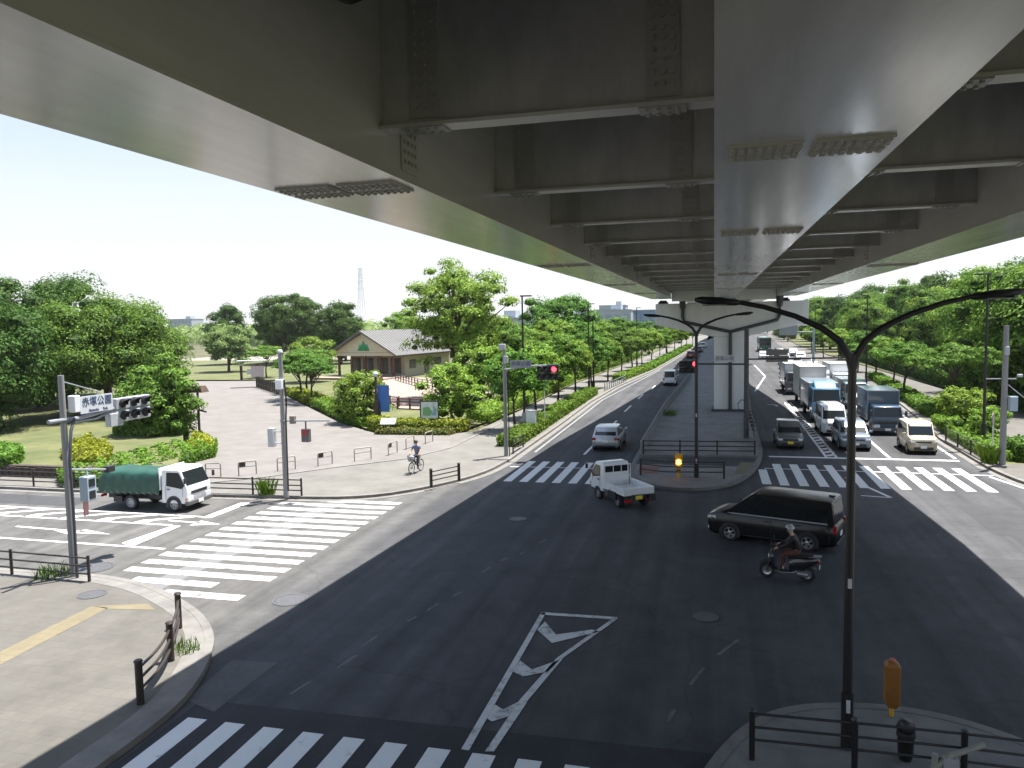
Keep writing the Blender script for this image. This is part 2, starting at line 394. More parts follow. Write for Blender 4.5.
NW = chaikin([(-120, 29.4), (-33, 29.4), (-29, 29.3), (-17.7, 29.7), (-14.4, 30.3), (-12.4, 32.7), (-10.9, 36.0), (-10.6, 40.1)], 2) + LK[1:]
slab('park_pavement', NW + [(-10, 400), (-11.5, 200), (-13.6, 136), (-15.6, 88), (-15.5, 63), (-15.6, 50), (-22, 43.5), (-30, 40), (-60, 32.0), (-120, 32)], .12, WALK2, NW, kw=.2, apron=.35)
plz = MB()
plz.sheet([(-23.3, 31.8), (-21.5, 33.3), (-19.2, 36.2), (-16.3, 39.3), (-15.1, 43.1), (-16.5, 47.8), (-21.4, 47.5), (-27.1, 52.9), (-43.7, 73.2), (-59.0, 93.0), (-70, 92), (-53, 69.6), (-38, 50.2), (-31.5, 43.2), (-27, 36.0)], .145)
structure('plaza', plz, PLAZA)
ed = MB(); band(ed, [(-23.3, 31.8), (-21.5, 33.3), (-19.2, 36.2), (-16.3, 39.3), (-15.1, 43.1), (-15.0, 54)], -.15, .12, .05, .148); structure('plaza_edging', ed, CONC)
lw = MB(); lw.sheet([(-33, 42), (-38, 50.2), (-53, 69.6), (-70, 92), (-200, 110), (-200, 32.2), (-36, 32.2), (-27, 34)], .13); structure('lawn', lw, LAWN)
lw = MB(); lw.sheet([(-120, 97), (-60, 94.6), (-52, 96), (-60, 150), (-140, 150)], .135); structure('lawn', lw, LAWN)
lw = MB(); lw.sheet([(-16.8, 47.9), (-21.2, 48.0), (-27, 53.4), (-44, 74), (-58, 95), (-50, 130), (-40, 300), (-11, 300), (-11.8, 200), (-13.8, 136), (-15.8, 88), (-15.7, 63)], .128); structure('planting_bed', lw, LAWN)
pt = MB(); pt.sheet([(-120, 150), (-60, 150), (-52, 160), (-120, 168)], .15); structure('path', pt, PATH)
# lawn mound held by a low dark stone wall
mound = [(-90, 32.0), (-27.6, 31.9), (-26.3, 33.5), (-30.5, 39.5), (-37, 48), (-50, 64), (-90, 80)]
md = MB(); md.prism(mound, 0.0, .62); structure('lawn_terrace', md, LAWN)
st = mat('wall_stone', (.055, .040, .032), .9, var=.5, scale=4.0, bump=.8, bscale=9)
rw = MB(); rw.box((-58.6, 31.75, .33), (62, .34, .74))
for i in range(48):
    x = -28.2 - i * .42; rw.box((x, 31.6, .30 + .02 * math.sin(i * 7.7)), (.38, .16, .62 + .05 * math.sin(i * 3.1)), rz=.04 * math.sin(i * 5))
tag(rw.build('retaining_wall', st, bevel=.02), 'low dark brown stone wall holding up the lawn beside the side street', 'wall')

# --- median island
ME_L = [(-2.4, 339), (-2.4, 174), (-2.9, 102.6), (-3.5, 77.2), (-4.0, 62.4), (-4.1, 42.3), (-4.05, 38.2), (-3.8, 36.2), (-2.7, 34.6), (-1.4, 34.0)]
ME_R = [(0, 34.5), (1.15, 36.0), (2.05, 39.4), (2.6, 43.8), (2.7, 50), (2.75, 60), (3.1, 73), (3.4, 83), (4.5, 150), (6.5, 250), (9, 339)]
MED = chaikin(ME_L + ME_R, 2)
slab('median_island', MED, .12, SLABS, MED, kw=.22)
k = MB(); k.prism([(-3.85, 41.8), (2.2, 42.3), (2.2, 42.55), (-3.85, 42.05)], .1, .20); structure('median_kerb', k, CONC)
k = MB(); k.sheet([(-3.85, 39.6), (1.85, 39.6), (2.2, 42.2), (-3.85, 41.7)], .125); structure('refuge_asphalt', k, ASPH)
k = MB(); k.sheet([(.9, 37.6), (1.55, 37.7), (2.0, 40.8), (1.3, 40.8)], .129); structure('tactile_strip', k, TACT)
k = MB(); k.sheet([(-3.55, 37.4), (-2.6, 37.0), (-2.6, 38.9), (-3.6, 39.2)], .129)
structure('refuge_paving', k, mat('refuge_red', (.20, .10, .075), .9, var=.3, scale=3))
# --- near island
NI = chaikin([(-.6, 4), (-.6, 9), (-.35, 12.0), (.1, 13.3), (.6, 14.3), (1.3, 15.05), (2.4, 15.45), (3.5, 15.5), (4.5, 15.2), (5.3, 14.6), (6.1, 13.6), (6.4, 12), (6.4, 4)], 2)
slab('near_island', NI, .12, CONC_D, NI[::-1], kw=.2)
# --- east pavement
EK = [(400, 33.4), (30, 33.4), (18, 34.0), (14.2, 35.2), (13.0, 37.5), (12.75, 39.5), (12.65, 41.4)]
EK = chaikin(EK, 2) + RK[1:]
slab('east_pavement', EK + [(28, 400), (24, 300), (20.2, 210), (20.2, 150), (21.2, 95), (21.6, 70), (25, 56), (400, 56)], .12, WALK, EK[::-1], kw=.2, apron=.35)
lw = MB(); lw.sheet([(22.0, 62), (21.6, 95), (20.5, 150), (20.5, 210), (24.3, 300), (160, 300), (160, 58), (23, 58)], .126); structure('lawn', lw, LAWN)
pt = MB(); pt.sheet([(13.4, 42.2), (13.9, 50), (16.2, 50), (15.6, 42)], .126); structure('planting_bed', pt, LAWN)
tk = MB(); tk.sheet([(15.4, 43.0), (16.0, 55), (17.6, 70), (18.2, 70), (16.6, 55), (16.0, 43.0)], .128)
# tactile strip over the near corner pavement
tk = MB(); tk.sheet([G(0, 652, .12), G(92, 606, .12), G(108, 608, .12), G(0, 665, .12)], .125)
tk.sheet([G(92, 606, .12), G(148, 604, .12), G(156, 610, .12), G(108, 609, .12)], .125); structure('tactile_strip', tk, TACT)

# ---------------------------------------------------------------- painted markings
ZM = .006
def marking(name, polys, m=MARK, z=ZM):
    b = MB()
    for q in polys: b.sheet(q, z)
    return structure(name, b, m)
def rc(x0, x1, y0, y1): return [(x0, y0), (x1, y0), (x1, y1), (x0, y1)]
def ln(a, b, w):
    a, b = Vector(a), Vector(b); t = (b - a).normalized(); nrm = Vector((-t.y, t.x)) * w / 2
    return [tuple(a - nrm), tuple(b - nrm), tuple(b + nrm), tuple(a + nrm)]
marking('crosswalk_marking', [rc(-17.8 + (2.6 if i == 0 else .9 if i == 1 else 0), -12.65 - (1.4 if i == 1 else 0), 18.25 + i * .81, 18.25 + i * .81 + .44) for i in range(15)], MARK_MID)
marking('crosswalk_marking', [rc(-9.4 + i * .775 - .2, -9.4 + i * .775 + .2, 34.9, 40.2) for i in range(7)])
marking('crosswalk_marking', [rc(x - .2, x + .2, 35.95, 41.2) for x in (3.05, 3.87, 4.7, 5.5, 6.33, 7.15, 7.97, 8.8, 9.62, 10.45, 11.27)] + [rc(2.1, 2.5, 36.1, 39.6)])
marking('crosswalk_marking', [rc(-9.6 + i * .82 - .21, -9.6 + i * .82 + .21, 8.9, 12.42) for i in range(13)], z=.009)
marking('stop_line', [rc(2.85, 12.0, 43.2, 43.55)])
marking('guide_line', [ln((2.4, 39.9), (12.4, 39.6), .13), ln((-10.2, 38.5), (-4.4, 38.7), .13), ln((5.9, 38.2), (7.0, 34.2), .15), ln((7.0, 34.2), (5.9, 34.4), .12)], z=.010)
marking('guide_line', [ln((-15.8, 18.6), (-15.4, 30.0), .8)], paint_mark('marking_ghost', (.13, .13, .128), (.085, .085, .086), .42), z=.003)
marking('stop_line', [[G(122, 543), G(172, 526), G(181, 526), G(131, 547)], [G(201, 518), G(240, 503), G(250, 503), G(211, 518)]])
# hatched zone of the side street
hz = [ln((-60, 26.75), (-19.5, 26.35), .14), ln((-60, 25.45), (-20.0, 25.0), .14), ln((-60, 22.75), (-18.1, 22.2), .14)]
for i in range(18):
    x = -21.1 - i * 1.75
    hz.append([(x - .1, 25.05), (x - .75, 25.06), (x - .6, 25.5), (x + .95, 26.32), (x + 1.3, 26.32), (x - .08, 25.52)])
marking('lane_marking', hz)
marking('arrow_marking', [ln((-26.0, 23.75), (-22.6, 23.55), .13), [(-22.9, 23.35), (-21.4, 23.45), (-22.9, 23.85)], [(-24.2, 23.6), (-22.9, 23.1), (-22.9, 23.6)]])
marking('arrow_marking', [ln((-20.6, 25.6), (-19.0, 25.5), .13), [(-19.3, 25.1), (-18.2, 25.45), (-19.3, 25.8)]])
# lanes of the main road
dl = []
for i in range(26):
    y = 42.6 + i * 10.2; dx = 0 if y < 70 else (y - 70) * .045
    dl.append(ln((-7.0 + dx, y), (-6.95 + dx, y + 4.6), .15))
marking('lane_marking', dl)
dh = [ln((5.75, 43.5), (5.95, 71), .14), ln((6.25, 43.5), (6.4, 71), .14)] + [ln((5.83, 44.0 + i * 1.05), (6.3, 44.45 + i * 1.05), .34) for i in range(25)]
marking('lane_marking', dh)
marking('lane_marking', [ln((8.85, 43.5), (9.05, 55), .16)] + [ln((9.1 + i * .18, 60 + i * 9.5), (9.2 + i * .18, 65 + i * 9.5), .15) for i in range(14)] +
        [ln((4.0, 81.5), (6.2, 102), .16), ln((6.2, 102), (6.0, 125), .16)])
marking('lane_marking', [ln((12.0, 44), (12.2, 50.5), .15), ln((12.2, 50.5), (13.0, 57.2), .15), ln((13.0, 57.2), (14.2, 70.4), .15), ln((14.2, 70.4), (14.9, 102), .15)])
marking('lane_marking', [ln((-9.9, 43), (-9.95, 55), .15), ln((-9.95, 55), (-10.05, 72), .15), ln((-10.05, 72), (-7.6, 114), .15)], paint_mark('marking_ghost_pale', (.20, .20, .195), (.085, .085, .086), .44))
marking('lane_marking', [ln(G(990, 477), G(1026, 489), .16), ln(G(1026, 489), (30, 32.6), .16)])
ca = [(math.cos(t) * .55, math.sin(t) * .9) for t in np.linspace(-.3, 1.9, 8)]
marking('arrow_marking', [ln((4.55 + ca[i][0], 68.2 + ca[i][1]), (4.55 + ca[i + 1][0], 68.2 + ca[i + 1][1]), .2) for i in range(7)])
# chevron nose in the middle of the junction
Cn = lambda *pp: [G(*q) for q in pp]
marking('chevron_marking', [Cn((541, 613), (546, 613), (469, 751), (461, 750)), Cn((541, 612.5), (618, 617.5), (616, 620), (541, 615)), Cn((611, 620), (618, 619), (562, 659), (558, 657.5)),
                            Cn((558, 657), (563, 659), (526, 703), (520, 700)), Cn((520, 700), (527, 703), (494, 752), (485, 752)),
                            Cn((545, 622), (556, 635), (592, 630), (600, 632), (552, 643.5), (537, 630)), Cn((520, 661), (532, 670), (560, 660), (548, 672), (523, 677), (513, 672)),
                            Cn((495, 705), (503, 710), (519, 702), (508, 717), (492, 722), (487, 719))], MARK_WORN, z=.012)
rng = random.Random(5)
wl = []
for i in range(10):
    t = i / 9; x = -8.4 + t * 2.6 + rng.uniform(-.15, .15); y = 13.5 + t * 12 + rng.uniform(-.4, .4)
    wl.append(ln((x, y), (x + .12, y + rng.uniform(.3, .7)), .06))
for a, b in (((718, 655), (738, 640)), ((690, 685), (704, 668)), ((668, 722), (674, 710))): wl.append(ln(G(*a), G(*b), .08))
marking('faded_marking', wl, paint_mark('marking_faded', (.11, .11, .11), (.06, .06, .062), .5))

# ---------------------------------------------------------------- the viaduct
V = thing('viaduct', 'huge pale grey steel viaduct on box girders passing overhead along the road', 'viaduct')
Y0, Y1, Y2 = -45.0, 63.6, 420.0
dl_ = [(-9.6, Y0), (-9.0, 13), (-8.45, 21), (-6.9, 49.6), (-5.6, 66), (-3.7, 92), (-3.4, 120), (-2, 250), (6, Y2)]
dr_ = [(10.6, Y0), (10.0, 30), (9.6, 38), (8.9, 52), (7.7, 71), (6.0, 92), (6.2, 120), (9, 250), (17, Y2)]
d = MB(); d.prism(dl_ + dr_[::-1], 10.95, 11.22); d.build('deck', STEEL_P, V)
for e, s in ((dl_, 1), (dr_, -1)):
    b = MB(); band(b, e, -.02 * s, -.27 * s, 10.7, 12.2); b.build('parapet', PIERP, V)
GX = [(-4.68, -3.18), (.05, 1.53), (4.5, 5.98)]
for x0, x1 in GX:
    b = MB(); b.box(((x0 + x1) / 2, (Y0 + Y1 - .9) / 2, 9.98), (x1 - x0, Y1 - .9 - Y0, 1.94))
    o = b.build('box_girder', STEEL_P, V)
    f = MB(); f.box(((x0 + x1) / 2, (Y0 + Y1 - .9) / 2, 9.0), (x1 - x0 + .10, Y1 - .9 - Y0, .035)); f.build('flange', STEEL_P, o)
def bolts(mb, c, u, v, nrm, nu, nv, du, dv, r=.022, h=.022):
    """hexagonal bolt heads on a plate"""
    c, u, v, nrm = Vector(c), Vector(u), Vector(v), Vector(nrm)
    for i in range(nu):
        for j in range(nv):
            q = c + u * (i - (nu - 1) / 2) * du + v * (j - (nv - 1) / 2) * dv
            mb.loft([[tuple(q + (u * math.cos(k * math.pi / 3) + v * math.sin(k * math.pi / 3)) * r + nrm * z) for k in range(6)] for z in (0, h)])
BT = mat('bolt_paint', (.46, .45, .42), .45)
# splices of the lower flanges and webs
for gi, ys in ((0, (-6, 8.0, 21.0, 34, 47)), (1, (-7, 7.5, 14.5, 28.5, 42.5)), (2, (-6, 12.6, 26, 40, 54))):
    x0, x1 = GX[gi]
    for y in ys:
        if y < 0: continue
        hw = (x1 - x0) / 2 - .06
        for s in (-1, 1):
            sp = MB(); cx = (x0 + x1) / 2 + s * (hw / 2 + .02)
            sp.box((cx, y, 8.972), (hw - .05, .62, .022))
            bolts(sp, (cx, y - .16, 8.961), (1, 0, 0), (0, 1, 0), (0, 0, -1), 8, 3, .079, .085)
            bolts(sp, (cx, y + .16, 8.961), (1, 0, 0), (0, 1, 0), (0, 0, -1), 8, 3, .079, .085)
            sp.build('splice_plate', BT, V)
        for sx, xw in ((-1, x0), (1, x1)):
            if (gi == 0 and sx == 1) or (gi == 2 and sx == -1) or gi == 1:
                sp = MB(); sp.box((xw + sx * .011, y, 9.85), (.018, .44, 1.5))
                bolts(sp, (xw + sx * .02, y, 9.85), (0, 1, 0), (0, 0, 1), (sx, 0, 0), 4, 14, .1, .1)
                sp.build('splice_plate', BT, V)
k = 0; yb = 7.37 - 4.17 * 2
while yb < Y1 - 2:
    for x0, x1 in ((-3.18, .05), (1.53, 4.5)):
        b = MB(); b.box(((x0 + x1) / 2, yb, 10.18), (x1 - x0 - .004, .03, 1.5)); o = b.build('cross_beam', STEEL_P, V)
        f = MB(); f.box(((x0 + x1) / 2, yb, 9.41), (x1 - x0 - .006, .26, .035)); f.build('flange', STEEL_F, o)
        if 0 < yb < 36:
            for xx in (x0 + .45, x1 - .5):
                q = MB(); q.box((xx, yb - .024, 10.2), (.30, .016, 1.42))
                bolts(q, (xx, yb - .032, 10.2), (1, 0, 0), (0, 0, 1), (0, -1, 0), 3, 13, .09, .10); q.build('splice_plate', BT, o)
                q = MB(); q.box((xx, yb, 9.383), (.42, .26, .016))
                bolts(q, (xx, yb, 9.375), (1, 0, 0), (0, 1, 0), (0, 0, -1), 4, 2, .09, .16); q.build('splice_plate', BT, o)
    yb += 4.17
# end frame over the pier
for x0, x1 in ((-3.18, .05), (1.53, 4.5)):
    b = MB(); b.box(((x0 + x1) / 2, 61.4, 9.75), (x1 - x0 - .1, .3, 2.0)); b.build('end_frame', PIERP, V)
dp = MB(); dp.tube([(-3.02, Y0, 10.2), (-3.02, 5.4, 10.2), (-2.9, 6.1, 10.25), (-2.75, 6.5, 10.5), (-2.72, 6.6, 10.9)], .13, 12); dp.build('drain_pipe', BLACK, V, smooth=40)
# span beyond the pier
for x0, x1 in ((-2.7, -1.4), (.2, 1.6), (3.4, 4.7)):
    b = MB(); pts = [(0, Y1 + .6), (.1, 120), (2.5, 250), (10.5, Y2)]
    band(b, [(x0 + q[0], q[1]) for q in pts], 0, -(x1 - x0), 9.0, 10.96); b.build('box_girder', STEEL_P, V)

# pier
def pier(x, y, label, full=True):
    P = thing('bridge_pier', label, 'pier', (x, y, 0))
    b = MB(); b.box((0, 0, 3.0), (2.34, 2.3, 6.6)); b.build('column', PIERP, P, bevel=.12)
    b = MB(); prof = [(-5.65, 8.62), (-5.65, 6.95), (-1.15, 5.95), (1.15, 5.95), (5.75, 6.95), (5.75, 8.62)]
    V_ = [(px, s * 1.2, pz) for s in (-1, 1) for px, pz in prof]; n = 6
    b.add(V_, [tuple(range(n)), tuple(range(2 * n - 1, n - 1, -1))] + [(i, i + n, (i + 1) % n + n, (i + 1) % n) for i in range(n)]); b.build('cap_beam', PIERP, P, bevel=.06)
    b = MB(); b.box((0, 0, .2), (2.7, 2.66, .22)); b.build('plinth', mat('pier_base', (.09, .09, .09), .8, var=.2), P)
    if full:
        for xx in (-5.1, -.37, 4.07):
            b = MB(); b.box((xx, -.3, 8.70), (.75, .7, .15)); b.box((xx, -.3, 8.83), (.55, .55, .12)); b.build('bearing', DARKP, P)
        b = MB(); dk = mat('drain_dark', (.055, .057, .06), .55)
        b.tube([(0.05, -1.30, .3), (0.05, -1.30, 6.3)], .13, 10); b.tube([(0.05, -1.34, 6.35), (-3.4, -1.34, 7.15), (-3.55, -1.34, 7.5), (-3.55, -1.34, 8.75)], .13, 10)
        b.tube([(0.05, -1.36, 6.35), (3.5, -1.36, 7.2), (3.65, -1.36, 7.55), (3.65, -1.36, 8.75)], .13, 10)
        b.tube([(-3.55, -1.34, 8.2), (-3.55, -1.34, 9.3)], [.2, .34], 10); b.tube([(3.65, -1.36, 8.2), (3.65, -1.36, 9.3)], [.2, .34], 10)
        b.build('drain_pipe', dk, P, smooth=40)
    return P
pier(1.17, 64.0, 'broad pale grey bridge pier with dark forked drainpipe on its face')
pier(1.3, 128.0, 'bridge pier standing beyond the first, down the median', False)

HAZE = .00012
# summer air: an even, very thin haze round everything built
hz_ = MB(); hz_.box((0, 800, 30), (4400, 4200, 70)); ho = hz_.build('haze', None); ho['kind'] = 'stuff'; ho['label'] = 'thin even summer haze in the air'
ho.data.materials.clear(); hm = bpy.data.materials.new('haze_air'); hm.use_nodes = True; hn = hm.node_tree
hn.nodes.remove(hn.nodes['Principled BSDF']); pv = hn.nodes.new('ShaderNodeVolumePrincipled'); pv.inputs['Density'].default_value = HAZE; pv.inputs['Color'].default_value = (.93, .96, 1, 1); pv.inputs['Anisotropy'].default_value = .2
hn.links.new(pv.outputs['Volume'], hn.nodes['Material Output'].inputs['Volume']); ho.data.materials.append(hm)
# ---------------------------------------------------------------- vehicles
def paintm(name, col, rough=.28, metal=0.0):
    return mat('paint_' + name, col, rough, metal, .5, var=.04, scale=2, coat=.8)

def wheel(parent, x, y, r, w, side, rimcol=None, steel=False):
    """tyre with its rim; side = +1 outer face to +y"""
    M = Matrix.Translation((x, y, r)) @ Matrix.Rotation(rad(-90 * side), 4, 'X')
    b = MB(); ri = r * .66
    b.lathe([(ri, -w / 2), (r * .93, -w / 2), (r, -w * .32), (r, w * .32), (r * .93, w / 2), (ri, w / 2), (ri * .97, w * .2), (ri * .97, -w * .2), (ri, -w / 2)], 22, 0, M)
    t = b.build('wheel', RUBBER, parent, smooth=35)
    b = MB(); rm = rimcol or RIM
    b.lathe([(ri, w * .30), (ri, w * .44), (ri * .9, w * .44), (ri * .86, w * .30), (ri * .5, w * .26), (ri * .3, w * .40), (.001, w * .42)], 18, 0, M)
    for k in range(8 if steel else 5):
        a = k * 2 * math.pi / (8 if steel else 5)
        if steel:
            b.lathe([(.001, w * .285), (ri * .13, w * .285), (ri * .13, w * .33), (.001, w * .335)], 8, 1, M @ Matrix.Translation((math.cos(a) * ri * .68, math.sin(a) * ri * .68, 0)))
        else:
            T = M @ Matrix.Rotation(a, 4, 'Z')
            b.box((ri * .6, 0, w * .36), (ri * .62, ri * .26, w * .12), 0, M=T)
            T2 = M @ Matrix.Rotation(a + .63, 4, 'Z')
            b.box((ri * .66, 0, w * .30), (ri * .34, ri * .36, w * .05), 1, M=T2)
    b.build('rim', [rm, DARKP], t, smooth=35)

def arches(parent, xs, hw, r, name='wheel_arch'):
    for x in xs:
        for s in (-1, 1):
            b = MB(); R = r + .07; q = r * .88; n = 20; V_ = []
            for k in range(n + 1):
                t = -.45 + (math.pi + .9) * k / n
                for rr_ in (q, R):
                    for yy in (-.004, .004): V_.append((x + rr_ * math.cos(t), s * (hw + .002) + yy, max(.12, r + rr_ * math.sin(t))))
            F_ = []
            for k in range(n):
                o = k * 4
                for i, j in ((0, 1), (1, 3), (3, 2), (2, 0)): F_.append((o + i, o + j, o + 4 + j, o + 4 + i))
            b.add(V_, F_); b.build(name, DARKP, parent)

def fit(T, loc, heading, L, k=.92):
    """vehicles measured in the photo are a little smaller than catalogue size; keep the end that faces the camera"""
    T.scale = (k, k, k * .985); d = L / 2 * (1 - k); sg = 1 if math.sin(heading) < -.5 else (-1 if math.sin(heading) > .95 else 0)
    T.location = (loc[0] + math.cos(heading) * d * sg, loc[1] + math.sin(heading) * d * sg, 0)

def car(name, label, loc, heading, paint, L=4.0, W=1.7, H=1.5, hood=.95, hoodz=.92, belt=.95, ws=.75, rear=.35, rearz=None, r=.30, wb=None, cat='car', roof=None,
        split=(.5,), plate=PLATEW, detail=True, group=None, rails=False, grille='dark', rim=None, tum=.84, tall_tail=False, dirty=None, third=False, nose=.12):
    """x forward. hood: bonnet length, ws: run of the windscreen, rear: run of the tailgate."""
    T = thing(name, label, cat, (loc[0], loc[1], 0.0), heading, group)
    hw = W / 2; fx, bx = L / 2, -L / 2; wb = wb or L * .62
    cx = (fx + bx) / 2 + .03
    xb = fx - hood            # windscreen base
    xt = xb - ws              # windscreen top
    xr = bx + rear            # roof rear end
    xrb = bx + .06
    def ring(x, zl, zt, w, crown=.02):
        return [(x, -w * .86, zl), (x, -w * .985, zl + .10), (x, -w, zl + (zt - zl) * .5), (x, -w * .985, zt - .10), (x, -w * .93, zt - .015), (x, -w * .5, zt + crown), (x, w * .5, zt + crown),
                (x, w * .93, zt - .015), (x, w * .985, zt - .10), (x, w, zt - (zt - zl) * .5), (x, w * .985, zl + .10), (x, w * .86, zl)]
    mid = hoodz + (belt - hoodz) * .7
    S = [ring(bx, .36, belt - .16, hw * .90), ring(bx + .07, .27, belt - .03, hw * .955), ring(bx + .35, .21, belt, hw * .99), ring(-L * .1, .19, belt, hw), ring(xb - .15, .19, belt, hw),
         ring(xb + .05, .19, mid, hw * .995), ring(fx - hood * .5, .19, hoodz, hw * .985), ring(fx - max(.16, hood * .18), .2, hoodz - .05, hw * .955), ring(fx - .05, .24, hoodz - nose, hw * .90), ring(fx, .34, hoodz - nose - .10, hw * .83)]
    b = MB(); b.loft(S); body = b.build('body', paint, T, smooth=38)
    # greenhouse: painted shell with glass set into it
    zb = belt - .03; hr = hw * tum; hb = hw * .945
    def gr(x, z, w): return [(x, -w, z), (x, w, z)]
    z1 = H - .035
    prof = [(xrb, zb, hb * .97), (xr, z1, hr * .97), (xr + .18, H, hr), (-.1, H + .012, hr), (xt - .12, H, hr), (xt, z1, hr * .97), (xb, zb, hb * .98)]
    b = MB()
    sect = []
    nP = len(prof)
    V_ = []
    for (x, z, w_) in prof: V_ += [(x, -w_, z), (x, -w_ * .80, z + (.03 if z > zb + .1 else 0)), (x, w_ * .80, z + (.03 if z > zb + .1 else 0)), (x, w_, z)]
    F_ = []
    for i in range(nP - 1):
        for k in range(3): F_.append((i * 4 + k, i * 4 + k + 1, (i + 1) * 4 + k + 1, (i + 1) * 4 + k))
    F_.append(tuple(i * 4 for i in range(nP))); F_.append(tuple(i * 4 + 3 for i in range(nP))[::-1]); F_.append((0, 3, (nP - 1) * 4 + 3, (nP - 1) * 4))
    b.add(V_, F_); b.build('roof', roof or paint, T, smooth=30)
    def lerp(a, c, t): return tuple(a[i] + (c[i] - a[i]) * t for i in range(3))
    # windscreen, rear window
    A, B_ = (xb, hb * .98, zb), (xt, hr * .97, z1)
    def pane(nm, p, q, t0, t1, k, out):
        lo, hi = lerp(p, q, t0), lerp(p, q, t1)
        mb = MB(); mb.plate([(lo[0], -lo[1] * k, lo[2]), (lo[0], lo[1] * k, lo[2]), (hi[0], hi[1] * k, hi[2]), (hi[0], -hi[1] * k, hi[2])], .012)
        return mb.build(nm, GLASS, T)
    pane('windscreen', A, B_, .05, .96, .92, 1)
    C_, D_ = (xrb, hb * .97, zb), (xr, hr * .97, z1)
    pane('rear_window', C_, D_, .16 if not tall_tail else .05, .9, .86, -1)
    # side windows
    def side(y_s, u0, u1):
        pts = []
        zlo, zhi = zb + .045, z1 - .045
        def xat(u, z):
            f = (z - zb) / (z1 - zb); a = xrb + (xr - xrb) * f; c = xb + (xt - xb) * f
            return a + (c - a) * u
        for u, z in ((u0, zlo), (u1, zlo), (u1, zhi), (u0, zhi)):
            f = (z - zb) / (z1 - zb); pts.append((xat(u, z), y_s * (hb * .98 + (hr * .975 - hb * .98) * f), z))
        if y_s > 0: pts = pts[::-1]
        mb = MB(); mb.plate(pts, .010); mb.build('side_window', GLASS, T)
    cuts = [.05] + list(split) + [.93]
    for s in (-1, 1):
        for i in range(len(cuts) - 1): side(s, cuts[i] + (.012 if i else 0), cuts[i + 1] - .012)
    xw = (cx + wb / 2, cx - wb / 2)
    arches(T, xw, hw, r)
    for x in xw:
        for s in (-1, 1): wheel(T, x, s * (hw - .09), r, .205, s, rim)
    # faces of the car
    for s in (-1, 1):
        mb = MB(); zl = hoodz - nose - .14
        mb.loft([[(fx - .34, s * hw * .985, zl + .10), (fx - .34, s * hw * .90, zl + .14), (fx - .34, s * hw * .90, zl + .02), (fx - .34, s * hw * .985, zl)],
                 [(fx - .10, s * hw * .93, zl + .07), (fx - .10, s * hw * .78, zl + .14), (fx - .10, s * hw * .74, zl - .02), (fx - .10, s * hw * .92, zl - .04)],
                 [(fx + .012, s * hw * .84, zl + .03), (fx + .012, s * hw * .58, zl + .05), (fx + .012, s * hw * .60, zl - .06), (fx + .012, s * hw * .84, zl - .06)]])
        mb.build('headlight', LAMPG, T, smooth=40)
        mb = MB(); tz = belt - .16
        if tall_tail: mb.box((bx + .045, s * hw * .87, tz - .02), (.10, .15, .30))
        else: mb.box((bx + .06, s * hw * .83, tz), (.16, .28, .15))
        mb.build('tail_light', TAILR, T, bevel=.02)
        if detail:
            mb = MB(); mb.box((xb - .12, s * (hw + .10), belt + .08), (.11, .20, .14)); mb.box((xb - .10, s * (hw - .01), belt + .03), (.05, .1, .05)); mb.build('mirror', paint, T, bevel=.03)
            mb = MB()
            for u in list(split)[:2] + [.04, .97]:
                x = xrb + (xb - xrb) * u - .03
                if min(abs(x - q) for q in xw) < r * .7: continue
                mb.box((x, s * (hw + .001), (belt + .3) / 2 + .02), (.012, .006, belt - .40))
            mb.box((.0, s * (hw + .002), .30), (wb - 2 * r - .2, .010, .03)); mb.build('door_seam', DARKP, T)
            for u in list(split)[:2]:
                mb = MB(); mb.box((xrb + (xb - xrb) * u + .12, s * (hw + .01), belt - .16), (.18, .03, .03)); mb.build('door_handle', paint, T)
    mb = MB(); mb.box((fx - .01, 0, hoodz - nose - .17), (.05, hw * 1.05, .10)); mb.box((fx + .005, 0, .36), (.05, hw * 1.3, .16)); mb.build('grille', DARKP, T, bevel=.01)
    if grille == 'chrome':
        mb = MB()
        for z in (.52, .60, .68): mb.box((fx + .01, 0, z), (.05, hw * 1.15, .025))
        mb.box((fx - .02, 0, hoodz - nose - .08), (.06, hw * 1.5, .03)); mb.build('grille_trim', CHROME, T)
    mb = MB(); mb.box((fx + .035, 0, .46), (.015, .33, .165)); mb.build('number_plate', plate, T)
    mb = MB(); mb.box((bx - .012, 0, belt - .30 if not tall_tail else .62), (.015, .33, .165)); mb.build('number_plate', plate, T)
    mb = MB(); mb.box((bx + .05, 0, .34), (.14, hw * 1.5, .12)); mb.build('rear_bumper', DARKP, T, bevel=.03)
    if rails:
        for s in (-1, 1):
            mb = MB(); mb.tube([(xr + .25, s * hr * .86, H + .03), (xr + .3, s * hr * .86, H + .065), (xt - .4, s * hr * .86, H + .065), (xt - .3, s * hr * .86, H + .03)], .015, 6); mb.build('roof_rail', CHROME, T)
    fit(T, loc, heading, L)
    return T

W_WHITE = paintm('white', (.70, .71, .72)); W_SILVER = paintm('silver', (.40, .42, .44), .3, .5); W_BLACK = mat('paint_black', (.006, .006, .007), .30, 0, .35, coat=.35, crough=.12)
W_SLATE = paintm('slate', (.16, .20, .25), .28, .4); W_TAN = paintm('tan', (.40, .34, .22), .3, .2); W_CREAM = paintm('cream', (.68, .63, .50))
W_GREY = paintm('grey', (.12, .125, .13), .3, .3); W_BLUE = paintm('truck_blue', (.10, .26, .42)); W_NAVY = paintm('box_blue', (.025, .055, .10)); W_RED = paintm('red', (.30, .02, .02))
W_PALE = paintm('pale_blue', (.30, .36, .42), .3, .4); W_TEAL = paintm('teal_grey', (.20, .25, .25))
UP = rad(90); DOWN = rad(-90)

